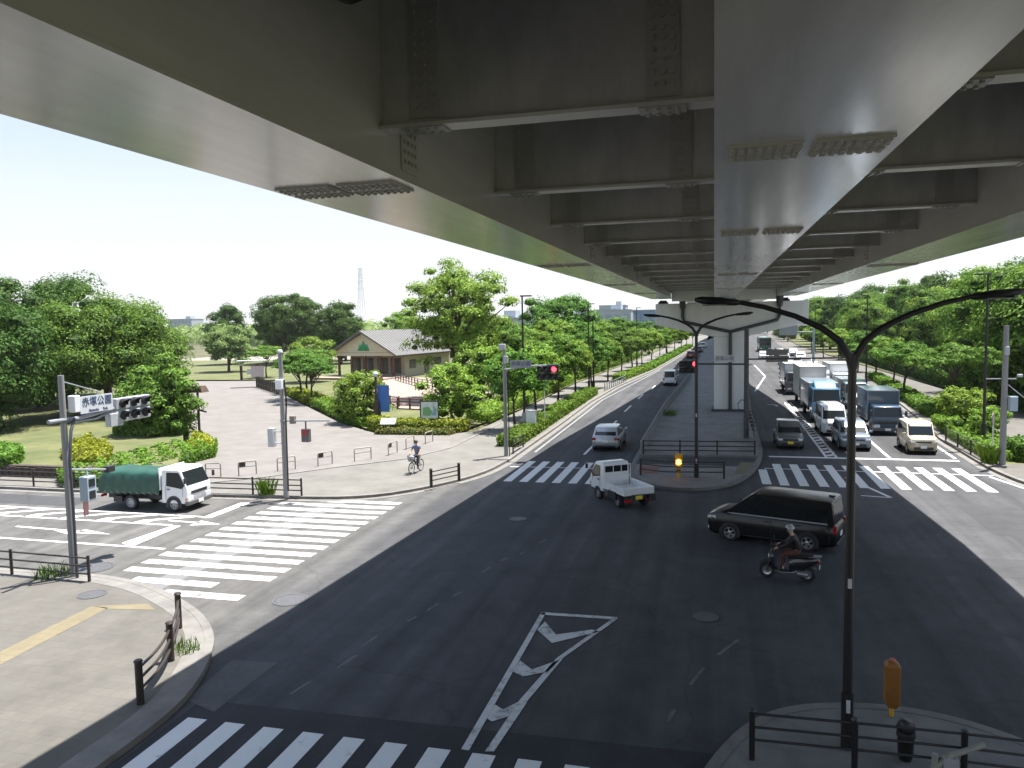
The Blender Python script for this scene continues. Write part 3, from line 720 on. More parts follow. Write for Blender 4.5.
def truck(name, label, loc, heading, paint, L=6.0, W=2.0, cabL=1.55, cabH=2.2, bed='box', boxH=3.0, boxpaint=None, r=.38, wb=None, floor=.85, detail=True, cat='truck', group=None, lean=.18, deflector=False, tarp=None, visor=False):
    T = thing(name, label, cat, (loc[0], loc[1], 0), heading, group)
    fx, bx = L / 2, -L / 2; hw = W / 2; xc = fx - cabL
    z0 = .42; zb = z0 + (cabH - z0) * .50
    def pr(x): return x
    # cab: side outline swept across the width with a slight tumblehome
    out = [(xc, z0), (xc, cabH - .06), (xc + .10, cabH), (fx - lean - .25, cabH), (fx - lean - .06, cabH - .07), (fx - .03, zb), (fx, zb - .15), (fx - .01, z0 + .1), (fx - .06, z0)]
    b = MB(); ws = [1.0 if z <= zb + .05 else 1 - .09 * (z - zb) / (cabH - zb) for x, z in out]
    n = len(out)
    Vv = [(x, -hw * .96 * k, z) for (x, z), k in zip(out, ws)] + [(x, hw * .96 * k, z) for (x, z), k in zip(out, ws)]
    Ff = [tuple(range(n)), tuple(range(2 * n - 1, n - 1, -1))] + [(i, i + n, (i + 1) % n + n, (i + 1) % n) for i in range(n)]
    b.add(Vv, Ff); cab = b.build('cab', paint, T, bevel=.05, smooth=45)
    a_, c_ = (fx - .03, zb), (fx - lean - .06, cabH - .07)
    f0, f1 = (a_[0] + (c_[0] - a_[0]) * .06, a_[1] + (c_[1] - a_[1]) * .06), (a_[0] + (c_[0] - a_[0]) * .93, a_[1] + (c_[1] - a_[1]) * .93)
    mb = MB(); mb.plate([(f0[0], -hw * .88, f0[1]), (f0[0], hw * .88, f0[1]), (f1[0], hw * .82, f1[1]), (f1[0], -hw * .82, f1[1])], .015); mb.build('windscreen', GLASS, T)
    for s in (-1, 1):
        yk = lambda z: s * hw * .96 * (1 - .09 * max(0, (z - zb)) / (cabH - zb))
        zt = cabH - .16
        P_ = [(xc + .30, yk(zb + .03), zb + .03), (fx - .30, yk(zb - .06), zb - .10), (fx - .12, yk(zb), zb + .06), (fx - lean - .18, yk(zt), zt), (xc + .30, yk(zt), zt)]
        if s > 0: P_ = P_[::-1]
        mb = MB(); mb.plate(P_, .009); mb.build('side_window', GLASS, T)
        mb = MB(); mb.box((fx + .0, s * hw * .70, z0 + .23), (.06, .40, .22)); mb.build('headlight', LAMPG, T, bevel=.02)
        mb = MB(); mb.box((fx - .06, s * hw * .93, z0 + .22), (.08, .07, .13)); mb.build('indicator_lamp', mat('amber', (.55, .22, .02), .25), T)
        mb = MB(); mb.tube([(fx - .16, s * hw * .93, zb + .55), (fx + .05, s * (hw + .12), zb + .50), (fx + .05, s * (hw + .12), zb + .2)], .014, 6); mb.box((fx + .05, s * (hw + .12), zb + .34), (.06, .08 * W, .15 * W)); mb.build('mirror', DARKP, T, bevel=.02)
        mb = MB(); mb.box((xc + .26, s * (hw * .962), (z0 + zb) / 2 + .1), (.012, .008, zb - z0 - .1)); mb.box((fx - .24, s * (hw * .962), (z0 + zb) / 2 + .16), (.012, .008, zb - z0 - .4)); mb.build('door_seam', DARKP, T)
        mb = MB(); mb.box((xc + .42, s * (hw * .97), zb - .14), (.15, .03, .04)); mb.build('door_handle', DARKP, T)
        mb = MB(); mb.box((bx - .01, s * hw * .72, floor - .26), (.06, .34, .12)); mb.build('tail_light', TAILR, T)
    mb = MB(); mb.box((fx + .0, 0, zb - .34), (.03, W * .62, .15)); mb.build('grille', DARKP, T)
    mb = MB(); mb.box((fx - .03, 0, z0 + .02), (.22, W * .97, .22)); mb.build('bumper', mat('bumper_grey', (.10, .10, .105), .5), T, bevel=.04)
    mb = MB(); mb.box((fx + .09, 0, z0 + .02), (.012, .36, .17)); mb.build('number_plate', PLATEW, T)
    mb = MB(); mb.box(((xc + bx) / 2 - .05, 0, .56), (xc - bx - .1, .75, .20)); mb.box(((xc + bx) / 2, .62, .50), (.7, .34, .34)); mb.box(((xc + bx) / 2 - .9, -.6, .50), (.5, .30, .30)); mb.build('chassis', DARKP, T)
    if visor:
        mb = MB(); mb.box((fx - lean + .05, 0, cabH - .02), (.25, W * .9, .05)); mb.build('sun_visor', paint, T)
    if deflector:
        mb = MB(); mb.add([(xc + .1, -hw * .8, cabH), (xc + .1, hw * .8, cabH), (fx - lean - .3, hw * .7, cabH), (fx - lean - .3, -hw * .7, cabH), (xc + .1, -hw * .75, cabH + .5), (xc + .1, hw * .75, cabH + .5), (xc + .45, hw * .7, cabH + .42), (xc + .45, -hw * .7, cabH + .42)],
                          [(0, 1, 2, 3), (4, 7, 6, 5), (3, 2, 6, 7), (0, 4, 5, 1), (0, 3, 7, 4), (1, 5, 6, 2)]); mb.build('wind_deflector', paint, T, bevel=.05)
    bp = boxpaint or paint
    x1 = xc - .08
    if bed == 'box':
        mb = MB(); mb.box(((x1 + bx) / 2, 0, (floor + boxH) / 2), (x1 - bx, W * 1.02, boxH - floor)); bo = mb.build('cargo_box', bp, T, bevel=.03)
        mb = MB()
        for s in (-1, 1):
            for z in (floor + .02, boxH - .03): mb.box(((x1 + bx) / 2, s * W * .512, z), (x1 - bx + .02, .03, .06))
        for s in (-1, 1):
            for x in (x1, bx): mb.box((x, s * W * .505, (floor + boxH) / 2), (.05, .05, boxH - floor + .02))
        mb.box((x1 + .004, 0, boxH - .03), (.03, W, .06)); mb.build('box_trim', GALV, bo)
    elif bed == 'tarp':
        mb = MB(); mb.box(((x1 + bx) / 2, 0, floor + .02), (x1 - bx, W * 1.0, .16)); mb.build('load_bed', mat('bed_green', (.03, .07, .05), .5), T)
        # tarpaulin: ridged, sagging cover
        rg = random.Random(3); rings = []; nx = 20
        for i in range(nx + 1):
            t = i / nx; x = bx - .03 + (x1 - bx + .03) * t
            top = boxH - .10 * math.sin(math.pi * t * 1.0) * .5 + .03 * math.sin(t * 19) - .30 * max(0, .10 - t) / .10
            wv = .025 * math.sin(t * 40 + 1)
            rings.append([(x, -hw * 1.03 - wv, floor - .02 + .03 * math.sin(t * 23)), (x, -hw * 1.05 - wv * 1.4, floor + (top - floor) * .45), (x, -hw * 1.0 + wv, top - .12), (x, -hw * .88, top), (x, -hw * .4, top + .03 - .03 * math.sin(t * 31)), (x, 0, top + .05), (x, hw * .4, top + .02),
                          (x, hw * .88, top), (x, hw * 1.0, top - .12), (x, hw * 1.05, floor + (top - floor) * .45), (x, hw * 1.03, floor - .02)])
        mb = MB(); mb.loft(rings); o = mb.build('tarpaulin', tarp, T, smooth=50)
        mb = MB()
        for s in (-1, 1):
            for i in range(9):
                x = bx + .3 + i * (x1 - bx - .5) / 8
                mb.tube([(x, s * hw * 1.045, floor + .05), (x + .08, s * hw * 1.07, floor - .03), (x + .14, s * hw * 1.02, floor - .1)], .010, 5)
        mb.build('tie_cord', mat('cord', (.35, .36, .33), .8), o)
        mb = MB(); mb.box((x1 + .01, 0, (floor + cabH) / 2 + .1), (.05, W * .98, cabH - floor - .1)); mb.build('headboard', WHITEP, T)
    elif bed == 'flat':
        mb = MB(); mb.box(((x1 + bx) / 2, 0, floor), (x1 - bx, W, .05)); mb.build('load_bed', WHITEP, T)
        for s in (-1, 1):
            mb = MB(); mb.box(((x1 + bx) / 2, s * (hw - .02), floor + .16), (x1 - bx, .035, .27))
            for k in range(4): mb.box((bx + .2 + k * (x1 - bx - .4) / 3, s * (hw + .002), floor + .16), (.05, .03, .24))
            mb.build('side_board', paint, T)
        mb = MB(); mb.box((bx, 0, floor + .16), (.035, W, .27)); mb.build('tail_board', paint, T)
    xf = fx - (cabL * .52 if cabL > 1.3 else cabL * .62); xrw = bx + (L * .22); wbx = (xf, xrw) if wb is None else (xf, xf - wb)
    for x in wbx:
        for s in (-1, 1):
            wheel(T, x, s * (hw - .13), r, .22, s, GALV, True)
    arches(T, wbx[:1], hw * .965, r)
    fit(T, loc, heading, L)
    return T

# ---- moving through the junction
TARP = mat('tarp_green', (.014, .062, .042), .42, spec=.5, var=.25, scale=2.2, bump=.6, bscale=5)
truck('dump_truck', 'white cab truck with its load under a dark green tarpaulin on the side street', (-22.8, 27.65), 0.0, W_WHITE, L=5.0, W=1.85, cabL=1.45, cabH=2.12, bed='tarp', boxH=1.98, r=.37, wb=2.5, floor=.92, tarp=TARP, lean=.30).scale = (.84, .88, .82)

K = truck('kei_truck', 'small white flatbed pickup turning across the junction, open bed empty', (-3.72, 31.78), math.atan2(1.44, -1.0), W_WHITE, L=3.3, W=1.46, cabL=1.25, cabH=1.74, bed='flat', r=.27, wb=1.85, floor=.66, lean=.34)
mb = MB()
mb.box((.39, 0, 1.45), (.02, 1.12, .30)); mb.build('rear_window', GLASS, K)
mb = MB()
for y in (-.66, -.2, .2, .66): mb.tube([(.30, y, .70), (.30, y, 1.66)], .018, 6)
for z in (1.1, 1.62): mb.tube([(.30, -.66, z), (.30, .66, z)], .018, 6)
mb.build('cab_guard', WHITEP, K)
mb = MB(); mb.box((-1.66, .0, .52), (.012, .33, .165)); mb.build('number_plate', PLATEY, K)
mb = MB(); mb.box((-1.2, -.3, .70), (.5, .25, .05), rz=.4); mb.build('load_mat', mat('bed_litter', (.16, .20, .06), .9, var=.4, scale=20), K)

MV = car('minivan', 'glossy black minivan turning across the shaded junction behind the scooter', (1.98, 26.95), math.atan2(.335, -.94), W_BLACK, L=4.5, W=1.72, H=1.84, hood=.62, hoodz=1.04, belt=1.06, ws=1.0, rear=.16, r=.32, wb=2.72, split=(.28, .56, .80), tum=.93, cat='minivan', grille='chrome', tall_tail=True, nose=.10)
car('hatchback', 'silver hatchback driving away along the outbound lanes past the median', (-5.98, 45.9), UP, W_SILVER, L=4.3, W=1.72, H=1.46, hood=1.0, hoodz=.90, belt=.95, ws=.95, rear=.62, r=.31, wb=2.65, split=(.5,), tum=.80)
car('van', 'small white van with a dark rear window driving away beside the median', (-4.75, 89.2), UP, W_WHITE, L=3.4, W=1.55, H=1.85, hood=.4, hoodz=.98, belt=1.02, ws=.5, rear=.16, r=.28, cat='van', tall_tail=True)
for s_ in (-1, 1):
    mb = MB(); mb.box((-.25, s_ * .818, 1.06), (3.45, .035, .034)); mb.build('belt_trim', mat('bright_trim', (.42, .43, .44), .35), MV)
    mb = MB(); mb.box((2.19, s_ * .62, .42), (.10, .30, .10)); mb.build('fog_lamp', LAMPG, MV, bevel=.02)
mb = MB(); mb.box((-1.95, 0, 1.89), (.22, .05, .06)); mb.build('roof_antenna', DARKP, MV, bevel=.015)
# ---- queue at the stop line
car('kei_car', 'dark compact car with bright headlights waiting alone in the shaded turning lane', (4.15, 47.4), DOWN, W_GREY, L=3.5, W=1.56, H=1.58, hood=.8, hoodz=.92, belt=.98, ws=.7, rear=.35, r=.29, plate=PLATEY, split=(.5,))
car('suv', 'slate blue crossover car first in its lane at the stop line, behind the lamp post', (7.55, 47.7), DOWN, W_SLATE, L=4.1, W=1.76, H=1.62, hood=.95, hoodz=1.0, belt=1.02, ws=.72, rear=.45, r=.34, split=(.5,), rails=True, nose=.14)
car('kei_van', 'cream topped tan boxy van first in the kerb lane at the stop line', (10.75, 46.7), DOWN, W_TAN, L=3.45, W=1.55, H=1.74, hood=.62, hoodz=1.02, belt=1.06, ws=.42, rear=.2, r=.29, roof=W_CREAM, grille='chrome', cat='van', split=(.3, .62), tum=.9, tall_tail=True)
car('van', 'white delivery van between the slate crossover and the blue truck', (7.25, 53.4), DOWN, W_WHITE, L=4.5, W=1.7, H=1.97, hood=.5, hoodz=1.08, belt=1.12, ws=.62, rear=.2, r=.31, cat='van', tall_tail=True, split=(.3, .64), tum=.86)
truck('cargo_truck', 'light blue cab truck with roof deflector behind the white delivery van', (7.6, 61.6), DOWN, W_BLUE, L=7.6, W=2.15, cabL=1.75, cabH=2.62, boxH=2.9, boxpaint=W_PALE, r=.42, floor=1.0, deflector=True, visor=True)
truck('box_truck', 'dark navy box truck with tall cargo box behind the tan van', (10.35, 54.6), DOWN, W_NAVY, L=5.6, W=1.95, cabL=1.5, cabH=2.02, boxH=2.95, boxpaint=W_NAVY, r=.37)
truck('box_truck', 'grey and white tall box truck right behind the light blue truck', (7.9, 70.5), DOWN, W_WHITE, L=7.4, W=2.2, cabL=1.6, cabH=2.5, boxH=3.6, boxpaint=mat('paint_boxgrey', (.34, .35, .37), .4), r=.42)
car('van', 'white van with shiny bonnet behind the navy box truck', (10.5, 61.3), DOWN, W_WHITE, L=4.2, W=1.68, H=1.78, hood=.7, hoodz=1.05, belt=1.1, ws=.55, rear=.2, r=.3, cat='van', tall_tail=True)
truck('cargo_truck', 'grey green flat fronted truck behind the second white van in the kerb lane', (10.9, 69.2), DOWN, W_TEAL, L=5.8, W=1.95, cabL=1.5, cabH=2.3, boxH=2.5, boxpaint=W_TEAL, r=.37)
truck('box_truck', 'white box truck with sunlit roof farther back in the kerb lane', (11.3, 78.5), DOWN, W_WHITE, L=7.0, W=2.15, cabL=1.6, cabH=2.45, boxH=3.3, r=.42)
truck('box_truck', 'white box truck with dark cab in the middle lane of the far queue', (7.6, 81.2), DOWN, W_GREY, L=7.2, W=2.15, cabL=1.6, cabH=2.4, boxH=3.2, boxpaint=W_WHITE, r=.42, detail=False)
FQ = 'queued cars far back on the inbound lanes'
far = [(7.8, 87.2, W_SLATE, 1.6), (11.3, 85.6, W_BLACK, 1.6), (8.1, 92, W_WHITE, 1.5), (8.6, 99, W_GREY, 1.5), (9.2, 107, W_SILVER, 1.8), (9.8, 116, W_BLACK, 1.5), (11.6, 91, W_SILVER, 1.9), (12.0, 101, W_WHITE, 1.6), (12.5, 110, W_SLATE, 1.6), (10.5, 127, W_WHITE, 1.9), (13.1, 122, W_GREY, 1.5),
       (11.2, 140, W_SILVER, 1.5), (13.9, 138, W_WHITE, 1.6), (11.9, 155, W_BLACK, 1.6), (14.2, 154, W_SILVER, 1.5)]
fl = {id(W_WHITE): 'white', id(W_GREY): 'dark grey', id(W_SILVER): 'silver', id(W_BLACK): 'black', id(W_SLATE): 'blue grey'}
pos_ = {7.8: 'right behind the dark cab box truck', 11.3: 'right behind the white sunlit box truck', 8.1: 'second behind the dark cab box truck', 8.6: 'behind the far white saloon', 9.2: 'two behind the far white saloon', 9.8: 'in the middle lane under the sign gantry',
        11.6: 'second behind the white sunlit truck', 12.0: 'third behind the white sunlit truck', 12.5: 'in the kerb lane under the sign gantry', 10.5: 'just beyond the sign gantry, middle lane', 13.1: 'just beyond the sign gantry, kerb lane'}
for x, y, c, h in far:
    lab = f'{fl[id(c)]} car {pos_[x]}, far down the queue' if x in pos_ else f'tiny distant {fl[id(c)]} car at the far end of the inbound queue'
    car('car', lab, (x, y), DOWN, c, L=4.2, W=1.7, H=h, hood=.8, belt=.95 if h < 1.7 else 1.08, hoodz=.9 if h < 1.7 else 1.0, ws=.7, rear=.4, detail=False, group=FQ, split=(.5,))
car('car', 'white car driving alone up the far turning lane by the median', (8.4, 143), DOWN, W_WHITE, L=4.3, W=1.75, H=1.5, detail=False)
# bus behind it
BUS = thing('bus', 'dark green bus following the lone white car far down the road', 'bus', (10.4, 176, 0), DOWN)
mb = MB(); mb.box((0, 0, 1.7), (9.5, 2.4, 2.7)); mb.build('body', paintm('bus_green', (.03, .10, .06)), BUS, bevel=.12)
mb = MB(); mb.box((4.76, 0, 2.05), (.03, 2.1, 1.3)); mb.build('windscreen', GLASS, BUS)
for s in (-1, 1):
    mb = MB(); mb.box((.2, s * 1.205, 2.1), (8.2, .02, .9)); mb.build('side_window', GLASS, BUS)
    for x in (3.0, -2.6): wheel(BUS, x, s * 1.1, .48, .28, s, None, True)
    mb = MB(); mb.box((4.76, s * .85, .75), (.03, .4, .2)); mb.build('headlight', LAMPG, BUS)
OB = [(-2.9 + 1.1, 148, W_RED, 'dark red car far up the outbound lane beside the median'), (-.9, 172, W_GREY, 'grey car far up the outbound lane ahead of the red car'), (-.4, 196, W_WHITE, 'white car at the far end of the outbound lanes')]
for x, y, c, lab in OB:
    car('car', lab, (x - 2.2, y), UP + rad(-3), c, L=4.2, W=1.7, H=1.5, detail=False)
# ---------------------------------------------------------------- lettering
def lettering(name, text, size, m, parent, M, track=1.0, ext=.004):
    cu = bpy.data.curves.new(name + '_src', 'FONT'); cu.body = text; cu.size = size; cu.align_x = 'CENTER'; cu.align_y = 'CENTER'; cu.extrude = ext; cu.space_character = track
    t = bpy.data.objects.new(name + '_src', cu); COL.objects.link(t)
    dg = bpy.context.evaluated_depsgraph_get(); me = bpy.data.meshes.new_from_object(t.evaluated_get(dg)); me.materials.clear(); me.materials.append(m)
    bpy.data.objects.remove(t); bpy.data.curves.remove(cu)
    me.transform(M); o = bpy.data.objects.new(name, me); COL.objects.link(o)
    if parent: o.parent = parent
    return o
INK = mat('sign_ink', (.03, .05, .12), .5)
SIGNW = mat('sign_white', (.55, .58, .61), .4, var=.04)
SIGG = mat('sign_grey', (.30, .31, .32), .5, var=.08)
ZONE = "\u8d64\u585a\u516c\u5712"
FACE_S = Matrix.Rotation(rad(90), 4, 'X')                                   # text read while looking along +Y
FACE_E = Matrix.Rotation(rad(90), 4, 'Z') @ Matrix.Rotation(rad(90), 4, 'X')  # read while looking along -X

LENS = {'off': mat('lens_off', (.02, .022, .024), .3), 'red': mat('lens_red', (.5, .02, .02), .3, emit=(1.0, .03, .05), estr=3.0), 'amber': mat('lens_amber', (.8, .4, .05), .3, emit=(1.0, .42, .05), estr=7.0)}
HOUSE = mat('signal_housing', (.42, .44, .46), .45, metal=.2, var=.06)

def signal_head(parent, M, wid=1.22, tiers=2, lit=None, housing=HOUSE, hood=DARKP):
    """face towards -y of M, x across, origin at the centre of the upper row"""
    b = MB()
    for t in range(tiers): b.box((0, .06, -t * .40), (wid, .20, .36), M=M)
    b.box((0, .05, -.2), (wid * .25, .1, .3), M=M)
    h = b.build('signal_head', housing, parent, bevel=.03)
    for t in range(tiers):
        for i in range(3):
            cx = (i - 1) * wid / 3.1; c = Vector((cx, -.045, -t * .40))
            on = lit if (lit and t == 0 and i == 2) else 'off'
            l = MB(); l.lathe([(.14, 0), (.14, .02), (.08, .035), (.001, .04)], 16, 0, M @ Matrix.Translation(c) @ Matrix.Rotation(rad(90), 4, 'X')); l.build('lens', LENS[on], h, smooth=40)
            v = MB(); R = .165
            for k in range(12):
                a0 = rad(-20 + k * 220 / 12); a1 = rad(-20 + (k + 1) * 220 / 12)
                def q(a, y, r): return (cx + r * math.cos(a), y, -t * .40 + r * math.sin(a))
                f = lambda a: -.05 - .30 * max(.25, math.sin(max(0, min(math.pi, a))))
                v.add([q(a0, -.03, R), q(a1, -.03, R), q(a1, f(a1), R), q(a0, f(a0), R), q(a0, -.03, R - .012), q(a1, -.03, R - .012), q(a1, f(a1), R - .012), q(a0, f(a0), R - .012)],
                      [(0, 1, 2, 3), (7, 6, 5, 4), (3, 2, 6, 7), (0, 4, 5, 1)], 0, M)
            v.build('hood', hood, h)
    return h

def T3(x, y, z, rz=0): return Matrix.Translation((x, y, z)) @ Matrix.Rotation(rad(rz), 4, 'Z')

# ---- corner signal pole (side street, near corner)
S = thing('traffic_signal', 'grey concrete signal pole with two row signal and white name sign at the near corner', 'traffic signal', (-18.6, 18.83, .12))
b = MB(); b.cyl((0, 0, 0), (0, 0, 6.05), .10, .085, 16); b.build('pole', CPOLE, S, smooth=40)
b = MB(); b.tube([(.22, -.10, 0), (.24, -.10, 2.2), (.20, -.08, 3.5), (.24, .0, 4.4), (.10, .3, 4.72)], .045, 10); b.build('service_pipe', mat('pipe_dark', (.05, .055, .07), .5), S, smooth=40)
b = MB(); b.tube([(.05, -.6, 4.74), (.05, .6, 4.72), (.05, 2.0, 4.86), (.05, 3.3, 4.9)], .06, 8); b.tube([(.05, .3, 4.62), (.05, 1.2, 4.62), (.05, 2.1, 4.82)], .03, 6); b.build('arm', GALV, S, smooth=40)
b = MB(); b.tube([(0, .1, 5.85), (.05, 1.45, 5.42)], .02, 6); b.build('tie_rod', GALV, S)
b = MB(); b.box((.15, .28, 5.18), (.25, .22, .5)); b.build('control_box', WHITEP, S, bevel=.02)
b = MB(); b.tube([(.05, 1.3, 5.45), (.05, 1.3, 4.75)], .02, 6); b.tube([(.05, .5, 4.9), (.05, .5, 5.3), (.05, .75, 5.3)], .02, 6); b.build('bracket', GALV, S)
b = MB(); b.box((.12, 1.18, 5.10), (.04, 1.30, .52)); o = b.build('name_sign', SIGNW, S)
lettering('lettering', ZONE, .30, INK, o, Matrix.Translation((.145, 1.18, 5.17)) @ FACE_E, 1.02)
lettering('lettering', "Akatsuka", .11, INK, o, Matrix.Translation((.145, 1.03, 4.92)) @ FACE_E)
lettering('lettering', "Park", .11, INK, o, Matrix.Translation((.145, 1.50, 4.92)) @ FACE_E)
signal_head(S, T3(.10, 2.75, 4.98, 90), wid=1.55, lit=None)
b = MB(); b.box((.05, 1.95, 4.5), (.22, .55, .42)); b.build('signal_box', HOUSE, S, bevel=.02)
b = MB(); b.tube([(.1, 0, 3.25), (.1, 1.6, 2.95)], .035, 8); b.build('lower_arm', GALV, S)
b = MB(); b.box((.1, .65, 2.55), (.30, .36, .75)); b.box((.1, .65, 3.02), (.05, .06, .3)); ph = b.build('pedestrian_signal', mat('ped_housing', (.34, .42, .50), .45), S, bevel=.02)
for z in (2.36, 2.73):
    b = MB(); b.box((.256, .65, z), (.012, .24, .24)); b.build('lens', LENS['off'], ph)
b = MB(); b.box((.1, .52, 1.95), (.05, .16, .42)); b.build('push_plate', mat('pinkish', (.52, .25, .25), .6), S)
b = MB(); b.box((.1, 1.55, 2.98), (.2, .3, .2)); b.build('sensor', DARKP, S, bevel=.02)

# ---- pole by the plaza
S = thing('traffic_signal', 'slim grey pole with low side arm and hanging pedestrian signal before the plaza', 'traffic signal', (-17.85, 29.62, .12))
b = MB(); b.cyl((0, 0, 0), (0, 0, 6.2), .115, .09, 16); b.build('pole', CPOLE, S, smooth=40)
b = MB(); b.tube([(.17, -.1, .3), (.2, -.1, 3.4), (.26, -.1, 4.2), (.16, -.05, 5.1)], .035, 6); b.build('cable', DARKP, S)
b = MB(); b.tube([(-.1, -.05, 3.32), (2.2, -.05, 3.36)], .035, 8); b.build('arm', GALV, S)
b = MB(); b.box((.5, -.05, 3.38), (.22, .2, .34)); b.build('control_box', mat('brownish', (.20, .16, .15), .6), S, bevel=.02)
b = MB(); b.box((1.1, -.05, 2.72), (.34, .25, .56)); b.box((1.1, -.05, 3.15), (.06, .06, .4)); h = b.build('pedestrian_signal', mat('ped_dark', (.10, .09, .10), .5), S, bevel=.02)
b = MB(); b.box((1.1, -.18, 2.86), (.26, .012, .22)); b.build('lens', mat('lens_dull_red', (.30, .03, .03), .35), h)
b = MB(); b.box((-.55, -.02, 2.6), (.25, .3, .8)); b.tube([(-.5, 0, 2.85), (0, 0, 2.85)], .03, 6); b.tube([(-.5, 0, 2.35), (0, 0, 2.35)], .03, 6); b.build('pedestrian_signal', HOUSE, S, bevel=.02)
b = MB(); b.box((0, -.12, 4.9), (.30, .3, .42)); b.build('camera_box', WHITEP, S, bevel=.03)
b = MB(); b.lathe([(.001, 0), (.10, .02), (.11, .10), (.06, .17), (.001, .18)], 12, 0, T3(0, 0, 6.2)); b.build('cap_lamp', SIGNW, S, smooth=60)

# ---- far-left corner pole with red signal
S = thing('traffic_signal', 'grey signal pole with blank name sign and a lit red signal over the outbound kerb', 'traffic signal', (-11.05, 40.96, .12))
b = MB(); b.cyl((0, 0, 0), (0, 0, 6.1), .115, .09, 16); b.build('pole', CPOLE, S, smooth=40)
b = MB(); b.tube([(0, -.08, 4.75), (1.6, -.08, 4.95), (3.0, -.08, 5.0)], .05, 8); b.build('arm', GALV, S)
b = MB(); b.box((.96, -.16, 5.05), (1.18, .03, .42)); o = b.build('name_sign', SIGG, S)
lettering('lettering', ZONE, .27, INK, o, Matrix.Translation((.96, -.178, 5.06)) @ FACE_S)
signal_head(S, T3(2.42, -.15, 4.78), wid=1.15, lit='red', housing=DARKP)
b = MB(); b.box((-.05, -.2, 6.0), (.34, .3, .3)); b.build('camera_box', HOUSE, S, bevel=.02)
b = MB(); b.box((.15, -.2, 5.3), (.22, .2, .4)); b.build('control_box', HOUSE, S, bevel=.02)
b = MB(); b.tube([(.2, -.05, 0), (.2, -.05, 4.6)], .03, 6); b.build('cable', DARKP, S)

# ---- median signal pole
S = thing('traffic_signal', 'dark signal pole beside the bridge pier with arms to both sides, red lit', 'traffic signal', (1.9, 49.1, .12))
b = MB(); b.cyl((0, 0, 0), (0, 0, 6.6), .16, .14, 14); b.build('pole', mat('pole_dark', (.06, .065, .07), .5, var=.2), S, smooth=40)
b = MB(); b.tube([(0, 0, 4.5), (-4.1, 0, 4.55)], .05, 8); b.tube([(0, 0, 4.8), (5.6, 0, 4.85)], .05, 8); b.build('arm', mat('pole_dark', (.06, .065, .07)), S)
b = MB(); b.box((-1.28, -.12, 4.85), (1.22, .03, .42)); o = b.build('name_sign', SIGNW, S)
lettering('lettering', ZONE, .27, INK, o, Matrix.Translation((-1.28, -.138, 4.85)) @ FACE_S)
signal_head(S, T3(-3.4, -.15, 4.55), wid=1.15, lit='red', housing=DARKP)
signal_head(S, T3(1.75, .15, 5.2, 180), wid=1.25, housing=mat('signal_back', (.17, .165, .155), .6))
b = MB(); b.tube([(0, -.12, 1.6), (-.42, -.12, 1.75), (-.5, -.12, 2.1), (-.3, -.12, 2.35), (0, -.12, 2.3)], .03, 6); b.build('cable', DARKP, S)

# ---- right pole
S = thing('utility_pole', 'grey concrete pole with small braced arm at the kerb corner beneath the wooded slope', 'utility pole', (13.5, 42.0, .12))
b = MB(); b.cyl((0, 0, 0), (0, 0, 6.7), .15, .115, 16); b.build('pole', CPOLE, S, smooth=40)
b = MB(); b.tube([(-.8, 0, 4.15), (.5, 0, 4.15)], .03, 6); b.tube([(.1, 0, 3.9), (.9, 0, 3.2)], .025, 6); b.tube([(.1, 0, 3.3), (.6, 0, 3.3)], .03, 6); b.build('arm', GALV, S)
b = MB(); b.box((.38, 0, 2.95), (.34, .3, .7)); b.build('pedestrian_signal', mat('ped_housing', (.34, .42, .50)), S, bevel=.02)
b = MB(); b.box((.0, -.18, 5.5), (.2, .16, .4)); b.build('control_box', HOUSE, S, bevel=.02)
b = MB(); b.box((.62, -.05, 4.3), (.2, .2, .14)); b.build('sensor', HOUSE, S, bevel=.02)
S = thing('road_sign', 'thin white sign post with round sign seen edge on, beside the concrete pole', 'road sign', (13.2, 42.45, .12))
b = MB(); b.cyl((0, 0, 0), (0, 0, 2.4), .03, .03, 8); b.build('post', WHITEP, S)
b = MB(); b.lathe([(.001, 0), (.30, 0), (.30, .02), (.001, .02)], 20, 0, T3(0, .04, 2.15) @ Matrix.Rotation(rad(62), 4, 'Z') @ Matrix.Rotation(rad(90), 4, 'X')); b.build('sign_plate', mat('sign_back', (.22, .17, .17), .5), S)

# ---- overhead sign gantry far down the inbound lanes
S = thing('sign_gantry', 'tall pale steel post holding up the grey back of a road sign over the queue', 'sign gantry', (11.6, 100, .0))
b = MB(); b.cyl((0, 0, 0), (0, 0, 6.6), .16, .11, 12); b.build('post', mat('steel_blue', (.34, .42, .46), .5), S)
b = MB(); b.tube([(0, 0, 6.3), (-3.9, 0, 6.3)], .06, 8); b.tube([(0, 0, 5.5), (-3.9, 0, 5.5)], .06, 8); b.build('arm', GALV, S)
b = MB(); b.box((-2.9, -.1, 5.75), (2.1, .05, 1.25)); b.build('sign_back', SIGG, S)

